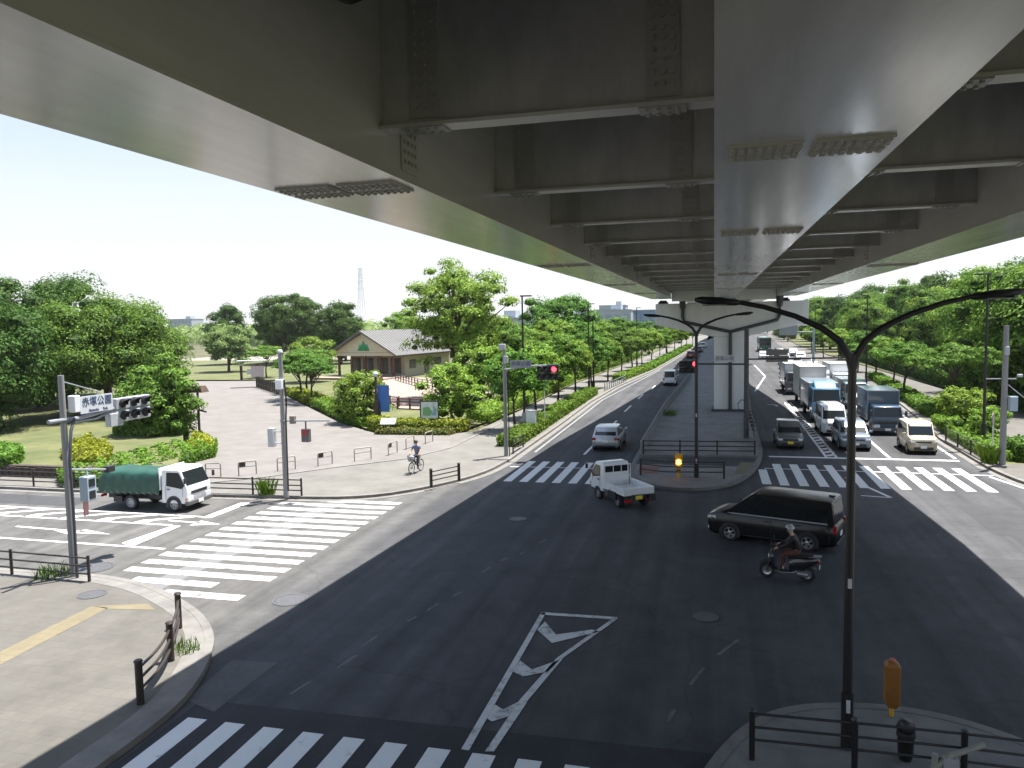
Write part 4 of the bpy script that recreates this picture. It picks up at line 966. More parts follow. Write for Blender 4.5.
# ---------------------------------------------------------------- street lamps
def arm_pts(sgn, reach, z0, z1):
    f = [(0, 0), (.03, .18), (.11, .40), (.26, .58), (.50, .76), (.78, .90), (1.0, .97)]
    return [(sgn * reach * u, 0, z0 + (z1 - z0) * v) for u, v in f]
def double_lamp(label, x, y, zb, zs, zh, rl, rr, r=.075, head=.75):
    S = thing('street_lamp', label, 'street lamp', (x, y, zb))
    b = MB(); b.cyl((0, 0, 0), (0, 0, 1.0), r * 1.28, r * 1.28, 14); b.cyl((0, 0, .95), (0, 0, zs), r, r * .85, 14); b.build('pole', BLACK, S, smooth=40)
    b = MB(); b.box((0, -r * 1.3, .78), (r * .8, .03, .22)); b.box((0, -r * 1.0, 2.9), (r * .8, .03, .16)); b.build('plate', mat('plate_pale', (.50, .51, .52), .5), S)
    for s, rc_ in ((-1, rl), (1, rr)):
        p = arm_pts(s, rc_ - head * .9, zs - .25, zh - zb)
        b = MB(); b.tube(p, [r * .85, r * .8, r * .75, r * .68, r * .6, r * .55, r * .5], 10); a = b.build('arm', BLACK, S, smooth=40)
        e = Vector(p[-1]); b = MB(); d = Vector((s, 0, .09)).normalized()
        sec = [(0, .04, .04), (.10, .09, .06), (.45, .13, .075), (.85, .12, .065), (1.0, .04, .03)]
        rings = []
        for t, w_, h_ in sec:
            c = e + d * (t * head)
            rings.append([(c.x, c.y + w_ * math.cos(k * math.pi / 5), c.z + h_ * math.sin(k * math.pi / 5)) for k in range(10)])
        b.loft(rings); hd = b.build('lamp_head', BLACK, S, smooth=50)
        b = MB(); c = e + d * (head * .55); b.box((c.x, 0, c.z - .068), (head * .55, .17, .02)); b.build('lens', mat('lamp_lens', (.10, .10, .10), .2), hd)
    return S
double_lamp('big black twin arm street lamp on the near island', 2.2, 13.77, .12, 6.72, 7.77, 2.45, 2.38, .078, .74)
double_lamp('black twin arm street lamp at the tip of the planted median, before the pier', -.78, 36.6, .12, 6.75, 7.62, 2.3, 2.4, .085, .78)

def tall_lamp(label, x, y, h, head=True, side=1):
    S = thing('street_lamp', label, 'street lamp', (x, y, .12))
    b = MB(); b.cyl((0, 0, 0), (0, 0, 1.2), .13, .13, 12); b.cyl((0, 0, 1.15), (0, 0, h), .085, .055, 12); b.build('pole', BLACK, S, smooth=40)
    if head:
        b = MB(); b.box((side * .26, 0, h + .03), (.78, .32, .09)); b.build('lamp_head', BLACK, S, bevel=.03)
    return S
LG = 'tall black lamps along the road'
tall_lamp('tall black lamp behind the signal pole with the lit red light, by the first hedge', -12.4, 50.86, 9.0)
tall_lamp('tall black lamp at the far end of the trimmed hedge, outbound side', -12.2, 77.9, 8.9)
tall_lamp('headless black pole right beside the lamp at the hedge end', -11.75, 78.0, 7.6, False)
tall_lamp('tall black lamp beyond the hedge gap, farther up the outbound pavement', -10.9, 114.8, 8.9)
tall_lamp('most distant dark lamp pole on the outbound pavement, without visible head', -9.6, 165, 7.2, False)
tall_lamp('tall black lamp rising from the planting strip behind the tan van', 14.5, 48.1, 9.4, True, -1)
tall_lamp('tall black lamp between the twin lamp arms on the inbound pavement', 15.6, 89.1, 9.3, True, -1)
tall_lamp('small distant lamp in front of the wooded slope', 19.4, 165, 9.3, True, -1)

# ---------------------------------------------------------------- fences
def fence(name, label, pts, h=.8, step=2.0, rails=(.28, .52, .76), m=DKBROWN, r=.028, pr=.045, cap=False, zb=.12, posts=None, group=None):
    P0 = pts[0]; S = thing(name, label, 'fence', (P0[0], P0[1], zb), 0, group)
    loc = [(p[0] - P0[0], p[1] - P0[1]) for p in pts]
    # walk along the line
    L_ = [0]
    for i in range(1, len(loc)): L_.append(L_[-1] + math.dist(loc[i], loc[i - 1]))
    def at(d):
        for i in range(1, len(loc)):
            if d <= L_[i] + 1e-6:
                t = (d - L_[i - 1]) / max(1e-6, L_[i] - L_[i - 1]); return (loc[i - 1][0] + (loc[i][0] - loc[i - 1][0]) * t, loc[i - 1][1] + (loc[i][1] - loc[i - 1][1]) * t)
        return loc[-1]
    n = posts or max(1, round(L_[-1] / step)) + 1
    for i in range(n):
        x, y = at(L_[-1] * i / (n - 1))
        b = MB(); b.cyl((x, y, 0), (x, y, h), pr, pr, 10)
        if cap: b.cyl((x, y, h), (x, y, h + .035), pr * 1.25, pr * .9, 10)
        b.build('post', m, S, smooth=40)
    for z in rails:
        b = MB(); b.tube([(x, y, z) for x, y in loc], r, 8); b.build('rail', m, S, smooth=40)
    return S
fence('guard_fence', 'dark brown three rail fence along the near kerb left of the signal pole', [(-23.6, 18.72), (-17.75, 18.52)], .78, 2.6, (.22, .46, .70))
fence('guard_fence', 'curved dark brown fence with capped posts round the near pavement corner', chaikin([(-10.95, 12.5), (-11.2, 13.4), (-11.65, 14.3), (-12.3, 15.4), (-12.75, 16.0)], 2), .86, 1.9, (.28, .50, .72), cap=True, pr=.075, posts=3, r=.03)
fence('guard_fence', 'long dark brown three rail fence along the kerb before the plaza, behind the green truck', [(-36, 29.75), (-29, 29.7), (-24.5, 29.72), (-17.3, 29.95)], .78, 2.35, (.24, .46, .70))
fence('guard_fence', 'short two post dark fence standing alone on the pavement near the cyclist', [(-12.3, 32.55), (-11.5, 34.1)], .82, 2, (.30, .50, .70), pr=.07, cap=True)
fence('guard_fence', 'short dark fence section at the end of the hedge by the red lit signal', [(-10.82, 41.6), (-10.8, 43.9)], .78, 2.2)
fence('guard_fence', 'dark fence across the median in front of the pier, behind the twin lamp', [(-3.7, 42.35), (2.1, 42.75)], .82, 2, (.26, .50, .76), posts=4)
fence('guard_fence', 'dark fence at the tip of the median beside the lit yellow beacon', [(-3.35, 36.75), (-2.2, 36.2), (.45, 36.45)], .82, 2, (.30, .54, .76), pr=.05, posts=2)
gs = mat('fence_grey', (.22, .23, .23), .5, var=.15)
fence('guard_fence', 'grey fence with close set posts along the outbound edge of the median', [(-3.82, 42.4), (-3.75, 62), (-3.25, 77.5), (-2.75, 98)], .78, 1.0, (.26, .5, .75), m=gs, r=.024, pr=.06)
fence('guard_fence', 'dark fence along the inbound edge of the median beside the signal pole', [(2.1, 42.9), (2.42, 50), (2.45, 60)], .82, 2, (.26, .5, .75))
fence('guard_fence', 'black three rail fence on the near island around the big twin lamp', [(.62, 13.07), (2.5, 13.11), (3.9, 13.11), (7, 13.0)], .84, 1.9, (.34, .56, .79), m=BLACK, r=.022, pr=.05, cap=True, posts=5)
fence('guard_fence', 'dark rail fence in front of the shrubs beside the tan van', [(12.95, 42.6), (12.98, 49.5)], .75, 2.3, (.28, .5, .7), m=BLACK)
fence('guard_fence', 'thin grey fence between the pavement and road at the far hedge gap', [(-10.9, 80), (-10.1, 92)], .8, 1.2, (.4, .75), m=gs)

# ---- beacons, bollards and small things on the islands
S = thing('beacon', 'orange back of a slim warning beacon on the near island behind the fence', 'beacon', (3.17, 15.1, .12))
b = MB(); b.cyl((0, 0, 0), (0, 0, .30), .05, .05, 12); b.build('post', YELLOW, S, smooth=40)
b = MB(); b.add([(-.09, -.13, .2), (.09, -.13, .2), (.09, .13, .2), (-.09, .13, .2), (-.16, -.15, .32), (.16, -.15, .32), (.16, .15, .32), (-.16, .15, .32), (-.16, -.15, 1.12), (.16, -.15, 1.12), (.16, .15, 1.12), (-.16, .15, 1.12), (-.10, -.11, 1.2), (.10, -.11, 1.2), (.10, .11, 1.2), (-.10, .11, 1.2)],
      [(3, 2, 1, 0), (12, 13, 14, 15)] + [(i + o, (i + 1) % 4 + o, (i + 1) % 4 + o + 4, i + o + 4) for o in (0, 4, 8) for i in range(4)]); b.build('housing', mat('beacon_orange', (.24, .095, .014), .5, var=.12), S, bevel=.035)
S.scale = (.80, .85, .86)
b = MB(); b.lathe([(.06, 0), (.07, .04), (.03, .07), (.001, .07)], 12, 0, T3(0, 0, 1.2)); b.build('cap', mat('beacon_red', (.42, .13, .08), .5), S, smooth=40)
b = MB(); b.cyl((0, .15, .85), (0, .17, .85), .10, .10, 14); b.build('lens', LENS['off'], S)
S = thing('beacon', 'yellow beacon post with a glowing amber light at the tip of the median', 'beacon', (-1.58, 36.55, .12))
b = MB(); b.cyl((0, 0, 0), (0, 0, .45), .09, .09, 12); b.build('post', YELLOW, S, smooth=40)
b = MB(); b.cyl((0, 0, .26), (0, 0, .36), .095, .095, 12); b.build('black_band', DARKP, S, smooth=40)
b = MB(); b.box((0, 0, .78), (.34, .22, .62)); b.build('housing', YELLOW, S, bevel=.05)
b = MB(); b.lathe([(.12, 0), (.12, .02), (.06, .05), (.001, .055)], 16, 0, T3(0, -.11, .72) @ Matrix.Rotation(rad(90), 4, 'X')); b.build('lens', LENS['amber'], S, smooth=40)
S = thing('bollard', 'squat black bollard behind the near island fence', 'bollard', (3.08, 13.6, .12))
b = MB(); b.lathe([(.09, 0), (.12, .12), (.14, .52), (.15, .56), (.10, .66), (.001, .68)], 14); b.build('body', BLACK, S, smooth=40)
b = MB(); b.lathe([(.141, .40), (.149, .42), (.149, .47), (.143, .49)], 14); b.build('band', DARKP, S, smooth=40)
S = thing('fence_bracket', 'pale bent metal bracket lying against the near island fence', 'bracket', (3.75, 12.85, .12))
b = MB(); b.tube([(-.45, 0, .30), (-.2, 0, .55), (.30, .12, .72)], .045, 8); b.tube([(-.42, 0, 0), (-.42, 0, .55)], .05, 8); b.build('frame', mat('pale_metal', (.24, .245, .21), .5, var=.2), S, smooth=40)
b = MB(); b.box((-.2, 0, .42), (.22, .1, .2)); b.build('clamp', SIGG, S)

for lab, (x, y), r, z in (('dark manhole cover in the shaded road between the chevrons and the scooter', (-.2, 19.6), .33, .008), ('dark manhole cover in the shaded road left of the white flatbed pickup', (-7.2, 28.2), .33, .008), ('round iron manhole cover at the shadow edge on the road', (-11.24, 18.62), .48, .004), ('dark round manhole cover by the kerb left of the crosswalk', (-18.9, 20.0), .55, .004), ('small round cover in the near corner pavement', (-16.8, 17.6), .38, .124)):
    S = thing('manhole_cover', lab, 'manhole cover', (x, y, z))
    b = MB(); b.lathe([(.001, 0), (r * .86, 0), (r * .86, .008), (.001, .008)], 28); b.build('lid', mat('iron', (.07, .07, .075), .6, var=.3, scale=14), S)
    b = MB(); b.lathe([(r * .88, 0), (r, 0), (r, .010), (r * .88, .010), (r * .88, 0)], 28); b.build('frame', mat('iron_pale', (.075, .075, .078), .6), S)

# ---- plaza gates (arched car stops)
GG = 'low arched barriers along the plaza edge'
GST = mat('gate_steel', (.30, .27, .23), .5, metal=.2, var=.1)
def gate(a, b_, board=0):
    S = thing('arched_barrier', 'low arched steel car stop in the row along the plaza edge', 'barrier', (a[0], a[1], .145), 0, GG)
    d = Vector((b_[0] - a[0], b_[1] - a[1], 0))
    b = MB(); b.tube([(0, 0, 0), (0, 0, .62), tuple(d * .06 + Vector((0, 0, .68))), tuple(d * .94 + Vector((0, 0, .68))), tuple(d + Vector((0, 0, .62))), tuple(d)], .032, 8); b.build('hoop', GST, S, smooth=40)
    b = MB(); b.tube([(0, 0, .42), tuple(d + Vector((0, 0, .42)))], .016, 6); b.build('crossbar', GST, S)
    if board:
        q = d * .22; b = MB(); b.box((q.x, q.y, .55), (.30, .03, .22), rz=math.atan2(d.y, d.x)); b.build('plate', DKBROWN, S)
    return S
gl = [((-27.0, 32.5), (-26.3, 32.55)), ((-25.7, 32.6), (-25.0, 32.7)), ((-24.2, 32.9), (-23.5, 33.1)), ((-22.7, 33.4), (-22.1, 34.0)), ((-21.4, 34.8), (-20.8, 35.5)), ((-20.0, 36.4), (-19.6, 37.2)), ((-18.7, 38.0), (-18.1, 38.8)), ((-17.6, 40.0), (-17.5, 41.0)), ((-17.4, 42.1), (-17.3, 43.1)), ((-17.0, 44.2), (-16.9, 45.2))]
for i, (a, b_) in enumerate(gl): gate(a, b_, i in (3, 5, 7))

# ---------------------------------------------------------------- signs and boards in the park
S = thing('information_board', 'white map board in a black frame before the flowering hedge', 'notice board', (-18.9, 50.1, .14), rad(8))
b = MB(); b.box((-.62, 0, 1.05), (.09, .09, 2.1)); b.box((.62, 0, 1.05), (.09, .09, 2.1)); b.box((0, 0, 1.98), (1.2, .06, .07)); b.build('frame', DARKP, S)
b = MB(); b.box((0, -.03, 1.38), (1.16, .04, 1.12)); o = b.build('map_panel', mat('map_panel', (.55, .60, .55), .4, var=.25, scale=2.5, col2=(.66, .70, .68)), S)
b = MB(); mg = mat('map_green', (.16, .34, .14), .5); mw = mat('map_blue', (.20, .34, .46), .5)
b.add([(-.48, -.056, 1.02), (.05, -.056, .98), (.22, -.056, 1.25), (-.05, -.056, 1.62), (-.46, -.056, 1.55)], [(0, 1, 2, 3, 4)]); b.build('map_area', mg, o, fix=False)
b = MB(); b.add([(.14, -.057, 1.0), (.5, -.057, 1.02), (.46, -.057, 1.5), (.30, -.057, 1.72), (.26, -.057, 1.3)], [(0, 1, 2, 3, 4)]); b.build('map_area', mw, o, fix=False)
S = thing('sign_lectern', 'white slanted sign on short legs at the hedge corner of the plaza', 'sign', (-21.2, 48.3, .14), rad(10))
b = MB(); b.add([(-.5, -.25, .62), (.5, -.25, .62), (.5, .28, .95), (-.5, .28, .95), (-.5, -.25, .66), (.5, -.25, .66), (.5, .28, .99), (-.5, .28, .99)], [(3, 2, 1, 0), (4, 5, 6, 7), (0, 1, 5, 4), (1, 2, 6, 5), (2, 3, 7, 6), (3, 0, 4, 7)]); b.build('panel', SIGNW, S)
b = MB(); b.box((-.35, .05, .4), (.06, .06, .8)); b.box((.35, .05, .4), (.06, .06, .8)); b.build('stand', DKBROWN, S)
S = thing('sign_board', 'tall blue sign board on a brown post in front of the park building', 'sign', (-22.75, 51.2, .14), rad(6))
b = MB(); b.box((-.3, 0, 1.5), (.10, .10, 3.0)); b.build('post', DKBROWN, S)
b = MB(); b.box((0, -.07, 2.05), (.85, .05, 1.9)); b.build('panel', mat('sign_blue', (.03, .13, .42), .45, var=.08), S)
S = thing('park_lamp', 'dark park lamp post with white globe among the shrubs by the plaza', 'lamp post', (-23.2, 50.9, .14))
b = MB(); b.cyl((0, 0, 0), (0, 0, 1.9), .24, .2, 10); b.cyl((0, 0, 1.9), (0, 0, 3.6), .10, .08, 10); b.build('post', mat('post_maroon', (.05, .025, .02), .6), S)
b = MB(); b.lathe([(.001, -.2), (.15, -.14), (.2, 0), (.15, .14), (.001, .2)], 14, 0, T3(0, 0, 3.8)); b.build('globe', SIGNW, S, smooth=60)
S = thing('notice_shelter', 'small roofed notice post with white sheet at the far end of the plaza', 'notice board', (-53.6, 83.7, .14), rad(30))
b = MB(); b.box((0, 0, 1.4), (.5, .3, 2.8)); b.build('post', mat('wood_red', (.13, .055, .04), .7, var=.2), S)
b = MB(); b.box((0, -.2, 1.9), (1.5, .04, 1.3)); b.build('sheet', mat('sheet_pink', (.62, .50, .50), .6), S)
b = MB(); b.box((-.6, 0, 3.2), (3.4, 1.4, .12)); b.build('roof', mat('roof_pale', (.42, .48, .46), .5), S, bevel=.03)
S = thing('sign_post', 'dark post with small brown roof and tilted board at the lawn edge of the plaza', 'sign', (-33.2, 44.7, .14))
b = MB(); b.cyl((0, 0, 0), (0, 0, 3.2), .09, .08, 10); b.cyl((0, 0, 0), (0, 0, .5), .28, .18, 10); b.tube([(0, 0, 1.9), (.6, 0, 1.75)], .06, 6); b.build('post', DARKP, S)
b = MB(); b.box((-.1, 0, 3.28), (1.45, .8, .42), taper=.75); b.build('roof', mat('wood_dark', (.075, .045, .032), .7, var=.3), S)
S = thing('notice_board', 'small white poster in a dark stand under the willow bush', 'notice board', (-34.0, 43.1, .14), rad(5))
b = MB(); b.box((-.42, 0, .75), (.07, .07, 1.5)); b.box((.42, 0, .75), (.07, .07, 1.5)); b.box((0, .03, 1.0), (.8, .04, 1.0)); b.build('stand', DARKP, S)
b = MB(); b.box((0, -.02, 1.0), (.66, .04, .8)); b.build('poster', SIGNW, S)
S = thing('sign_board', 'low white sign on two dark legs on the far lawn', 'sign', (-62, 95.2, .14), rad(20))
b = MB(); b.box((-1.3, 0, 1.0), (.3, .3, 2.0)); b.box((1.0, 0, .7), (.2, .2, 1.4)); b.box((-.1, 0, 1.1), (2.4, .1, .12)); b.build('frame', DKBROWN, S)
b = MB(); b.box((.25, -.1, 1.1), (1.5, .06, .75)); b.build('panel', SIGNW, S)
S = thing('control_cabinet', 'pale grey roadside cabinet among the hedge behind the red lit signal', 'cabinet', (-11.75, 50.2, .12))
b = MB(); b.box((0, 0, .7), (.62, .5, 1.4)); b.build('body', WHITEP, S, bevel=.02)
b = MB(); b.box((-.45, .15, .62), (.4, .4, 1.24)); b.build('side_box', SIGG, S, bevel=.02)
b = MB(); b.box((0, 0, 1.43), (.72, .6, .06)); b.build('lid', SIGNW, S)
S = thing('sign_post', 'thin white post with small plate standing in the outbound hedge', 'sign', (-11.3, 52.3, .12))
b = MB(); b.cyl((0, 0, 0), (0, 0, 3.2), .035, .035, 8); b.build('post', WHITEP, S)
b = MB(); b.box((.05, -.04, 2.95), (.4, .03, .5)); b.build('plate', SIGG, S)

# ---------------------------------------------------------------- park building
Bd = thing('park_building', 'single storey cream park house with grey gabled roof and green tree emblem', 'building', (-46.5, 98.4, .14), math.atan2(-2.0, 10.6))
WALLM = mat('wall_cream', (.62, .55, .43), .85, var=.08, scale=1.5); WALLD = mat('wall_sand', (.42, .37, .29), .85, var=.08)
ROOFM = mat('roof_grey', (.125, .120, .115), .6, var=.10, scale=.6, stretch=(1, .1, 1)); WOODM = mat('wood_red', (.13, .055, .04))
hw, dep, ze, zr = 5.0, 15.0, 3.35, 6.25
b = MB(); b.box((.6, dep / 2 + 1.3, ze / 2), (2 * hw - 1.2, dep - 2.6, ze)); b.build('wall', WALLD, Bd)
b = MB(); b.add([(-hw - .4, .05, ze - .35), (hw + .4, .05, ze - .35), (hw + .4, .05, ze), (0, .05, zr - .12), (-hw - .4, .05, ze), (-hw - .4, .35, ze - .35), (hw + .4, .35, ze - .35), (hw + .4, .35, ze), (0, .35, zr - .12), (-hw - .4, .35, ze)],
             [(0, 1, 2, 3, 4), (9, 8, 7, 6, 5), (0, 5, 6, 1), (1, 6, 7, 2), (2, 7, 8, 3), (3, 8, 9, 4), (4, 9, 5, 0)]); gb = b.build('gable', WALLM, Bd)
b = MB(); b.box((0, .04, ze + .08), (2 * hw - .6, .06, .10)); b.build('band', WALLD, gb)
b = MB()
for x, s in ((-.55, .5), (.55, .5), (0, .75)): b.add([(x - s * .9, -.02, ze + .35), (x + s * .9, -.02, ze + .35), (x, -.02, ze + .35 + s * 1.9), (x - s * .9, .04, ze + .35), (x + s * .9, .04, ze + .35), (x, .04, ze + .35 + s * 1.9)], [(0, 1, 2), (5, 4, 3), (0, 3, 4, 1), (1, 4, 5, 2), (2, 5, 3, 0)])
b.build('emblem', mat('emblem_green', (.03, .30, .14), .5), gb)
for s in (-1, 1):
    b = MB(); e0 = (s * (hw + .9), ze - .45); r0 = (0, zr)
    V_ = []
    for y in (-.9, dep): V_ += [(e0[0], y, e0[1]), (r0[0], y, r0[1]), (r0[0], y, r0[1] + .22), (e0[0], y, e0[1] + .22)]
    b.add(V_, [(0, 1, 2, 3), (7, 6, 5, 4), (0, 4, 5, 1), (1, 5, 6, 2), (2, 6, 7, 3), (3, 7, 4, 0)])
    for k in range(27):
        y = -.8 + k * .6; b.add([(e0[0], y - .02, e0[1] + .22), (r0[0], y - .02, r0[1] + .22), (r0[0], y + .02, r0[1] + .22), (e0[0], y + .02, e0[1] + .22), (e0[0], y - .02, e0[1] + .28), (r0[0], y - .02, r0[1] + .28), (r0[0], y + .02, r0[1] + .28), (e0[0], y + .02, e0[1] + .28)], [(0, 1, 2, 3), (7, 6, 5, 4), (0, 4, 5, 1), (2, 6, 7, 3), (0, 3, 7, 4), (1, 5, 6, 2)])
    b.build('roof', ROOFM, Bd)
    b = MB(); b.box((s * (hw + .92), dep / 2 - .4, ze - .36), (.14, dep + 1.0, .16)); b.build('gutter', DKBROWN, Bd)
for x in (-4.4, -2.2, 0, 2.4, 4.6):
    b = MB(); b.box((x, .3, ze / 2 - .2), (.26, .26, ze - .4)); b.build('porch_post', WOODM, Bd)
for x in (-3.3, -1.1, 1.3, 3.5):
    b = MB(); b.box((x, 2.56, 1.5), (1.7, .06, 2.2)); f = b.build('window', WOODM, Bd)
    b = MB(); b.box((x, 2.52, 1.5), (1.45, .04, 1.95)); b.box((x, 2.50, 1.5), (.06, .06, 1.95), 1); b.build('pane', [mat('pane_dark', (.10, .10, .09), .1, spec=.8), WOODM], f)
for y, w_, z_, h_ in ((4.5, 1.6, 1.7, 1.2), (8.2, 1.2, 1.2, 2.1), (11.4, 1.8, 1.8, 1.0)):
    b = MB(); b.box((hw + .02, y, z_), (.06, w_, h_)); f = b.build('window', DKBROWN, Bd)
    b = MB(); b.box((hw + .055, y, z_), (.02, w_ - .2, h_ - .2)); b.build('pane', mat('pane_dark', (.10, .10, .09)), f)
b = MB(); b.box((0, -1.4, .12), (2 * hw + 2, 5.4, .25)); b.build('porch_floor', mat('porch_pink', (.28, .21, .17), .85, var=.1), Bd)
# red brown rail fences of the terrace
RB = mat('rail_redbrown', (.12, .045, .035), .6, var=.2)
fence('timber_fence', 'red brown timber rail fence along the terrace below the park building', [(-26.5, 62.5), (-22.8, 61.5), (-19.6, 64)], 1.0, 1.25, (.35, .65, .92), m=RB, r=.05, pr=.085)
fence('timber_fence', 'red brown picket fence curving up from the plaza shrubs to the porch', [(-26.8, 63.5), (-31, 66), (-36, 78), (-41, 92)], 1.0, 1.3, (.45, .9), m=RB, r=.05, pr=.085)
fence('timber_fence', 'dark railing across the terrace before the porch', [(-40, 94), (-33, 84), (-24, 74)], 1.0, 1.5, (.4, .7, .95), m=DARKP, r=.04, pr=.06)
tr = MB(); tr.prism([(-26.3, 62.4), (-22.8, 61.4), (-19.8, 64), (-22, 78), (-36, 98), (-44, 97), (-40.5, 90), (-35.5, 77)], .1, .20); structure('terrace', tr, mat('terrace_pink', (.26, .195, .16), .85, var=.12))
fence('timber_fence', 'row of dark posts along the far edge of the plaza by the notice shelter', [(-53, 82.5), (-44.8, 73.8)], 1.3, 1.0, (.6, 1.15), m=DKBROWN, pr=.1)

# ---------------------------------------------------------------- skyline
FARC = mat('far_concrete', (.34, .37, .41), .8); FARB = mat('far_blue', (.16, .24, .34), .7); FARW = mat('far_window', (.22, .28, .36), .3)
def far_building(label, x, y, w_, d_, h_, m, storeys, bays, rz=0):
    S = thing('office_building', label, 'building', (x, y, 0), rz)
    b = MB(); b.box((0, 0, h_ / 2), (w_, d_, h_)); b.build('wall', m, S)
    b = MB(); b.box((0, 0, h_ + .2), (w_ + .4, d_ + .4, .4)); b.box((w_ * .2, 0, h_ + 1.2), (w_ * .2, d_ * .4, 2.2)); b.build('roof', FARC, S)
    for i in range(storeys):
        b = MB(); z = h_ * (i + .62) / (storeys + .2)
        for j in range(bays): b.box((-w_ / 2 + (j + .5) * w_ / bays, -d_ / 2 - .05, z), (w_ / bays * .7, .12, h_ / storeys * .45))
        b.build('window', FARW, S)
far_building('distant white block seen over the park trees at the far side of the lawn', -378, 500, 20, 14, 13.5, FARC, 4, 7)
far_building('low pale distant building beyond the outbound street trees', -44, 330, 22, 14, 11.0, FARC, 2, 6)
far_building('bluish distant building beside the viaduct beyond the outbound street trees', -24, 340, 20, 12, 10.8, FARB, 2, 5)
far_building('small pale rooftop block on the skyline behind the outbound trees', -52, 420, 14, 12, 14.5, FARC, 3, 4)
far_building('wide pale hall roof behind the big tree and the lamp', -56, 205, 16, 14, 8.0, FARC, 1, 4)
S = thing('pavilion', 'grey pitched pavilion roof on thin posts behind the street trees', 'pavilion', (-25.5, 130, .14))
b = MB(); b.add([(-4, -3, 3.9), (4, -3, 3.9), (4, 3, 3.9), (-4, 3, 3.9), (-3, 0, 5.9), (3, 0, 5.9)], [(3, 2, 1, 0), (0, 1, 5, 4), (2, 3, 4, 5), (1, 2, 5), (3, 0, 4)]); b.build('roof', mat('roof_grey', (.125, .120, .115)), S)
for x in (-3.5, -1.2, 1.2, 3.5):
    b = MB(); b.box((x, -2.7, 1.95), (.14, .14, 3.9)); b.build('post', GALV, S)
S = thing('pylon', 'faint lattice power pylon rising behind the park building', 'pylon', (-284, 600, 0))
b = MB(); 
def leg(t, sx, sy):
    k = 2.6 * (1 - t) ** 1.6 + 1.1; return (sx * k, sy * k, 54 * t)
ts = [i / 11 for i in range(12)]
for sx, sy in ((-1, -1), (1, -1), (1, 1), (-1, 1)): b.tube([leg(t, sx, sy) for t in ts], .17, 5)
for i in range(11):
    for (a, c) in (((-1, -1), (1, -1)), ((1, -1), (1, 1)), ((1, 1), (-1, 1)), ((-1, 1), (-1, -1))):
        b.tube([leg(ts[i], *a), leg(ts[i + 1], *c)], .07, 4); b.tube([leg(ts[i], *c), leg(ts[i + 1], *a)], .07, 4)
b.build('tower', mat('pylon_steel', (.46, .47, .50), .6), S)
for z in (36, 42, 48):
    b = MB(); b.tube([(-5.5, 0, z), (0, 0, z + .9), (5.5, 0, z)], .14, 4); b.build('cross_arm', mat('pylon_steel', (.46, .47, .50)), S)

a_, b_ = G(8, 393), G(64, 397)
mb = MB(); band(mb, [a_, b_], -.1, .1, 0, 2.0); bw = mb.build('boundary_wall', mat('wall_block', (.26, .245, .23), .9, var=.12)); tag(bw, 'plain grey block wall glimpsed under the trees at the back of the lawn', 'wall')
mb = MB(); band(mb, [a_, b_], -.16, .16, 2.0, 2.1); mb.build('coping', CONC, bw)
# ---------------------------------------------------------------- people
def skin_mesh(name, joints, edges, m, parent, sub=1, root=0):
    """a continuous tapered surface grown over a skeleton: joints = [(x, y, z, r) ...]"""
    me = bpy.data.meshes.new(name); me.from_pydata([j[:3] for j in joints], edges, []); me.materials.append(m)
    o = bpy.data.objects.new(name, me); COL.objects.link(o); o.parent = parent
    a = o.modifiers.new('skin', 'SKIN'); a.use_smooth_shade = True
    for i, j in enumerate(joints):
        sv = me.skin_vertices[0].data[i]; r = j[3]; sv.radius = (r, r); sv.use_root = (i == root)
    s = o.modifiers.new('sub', 'SUBSURF'); s.levels = sub; s.render_levels = sub
    return o

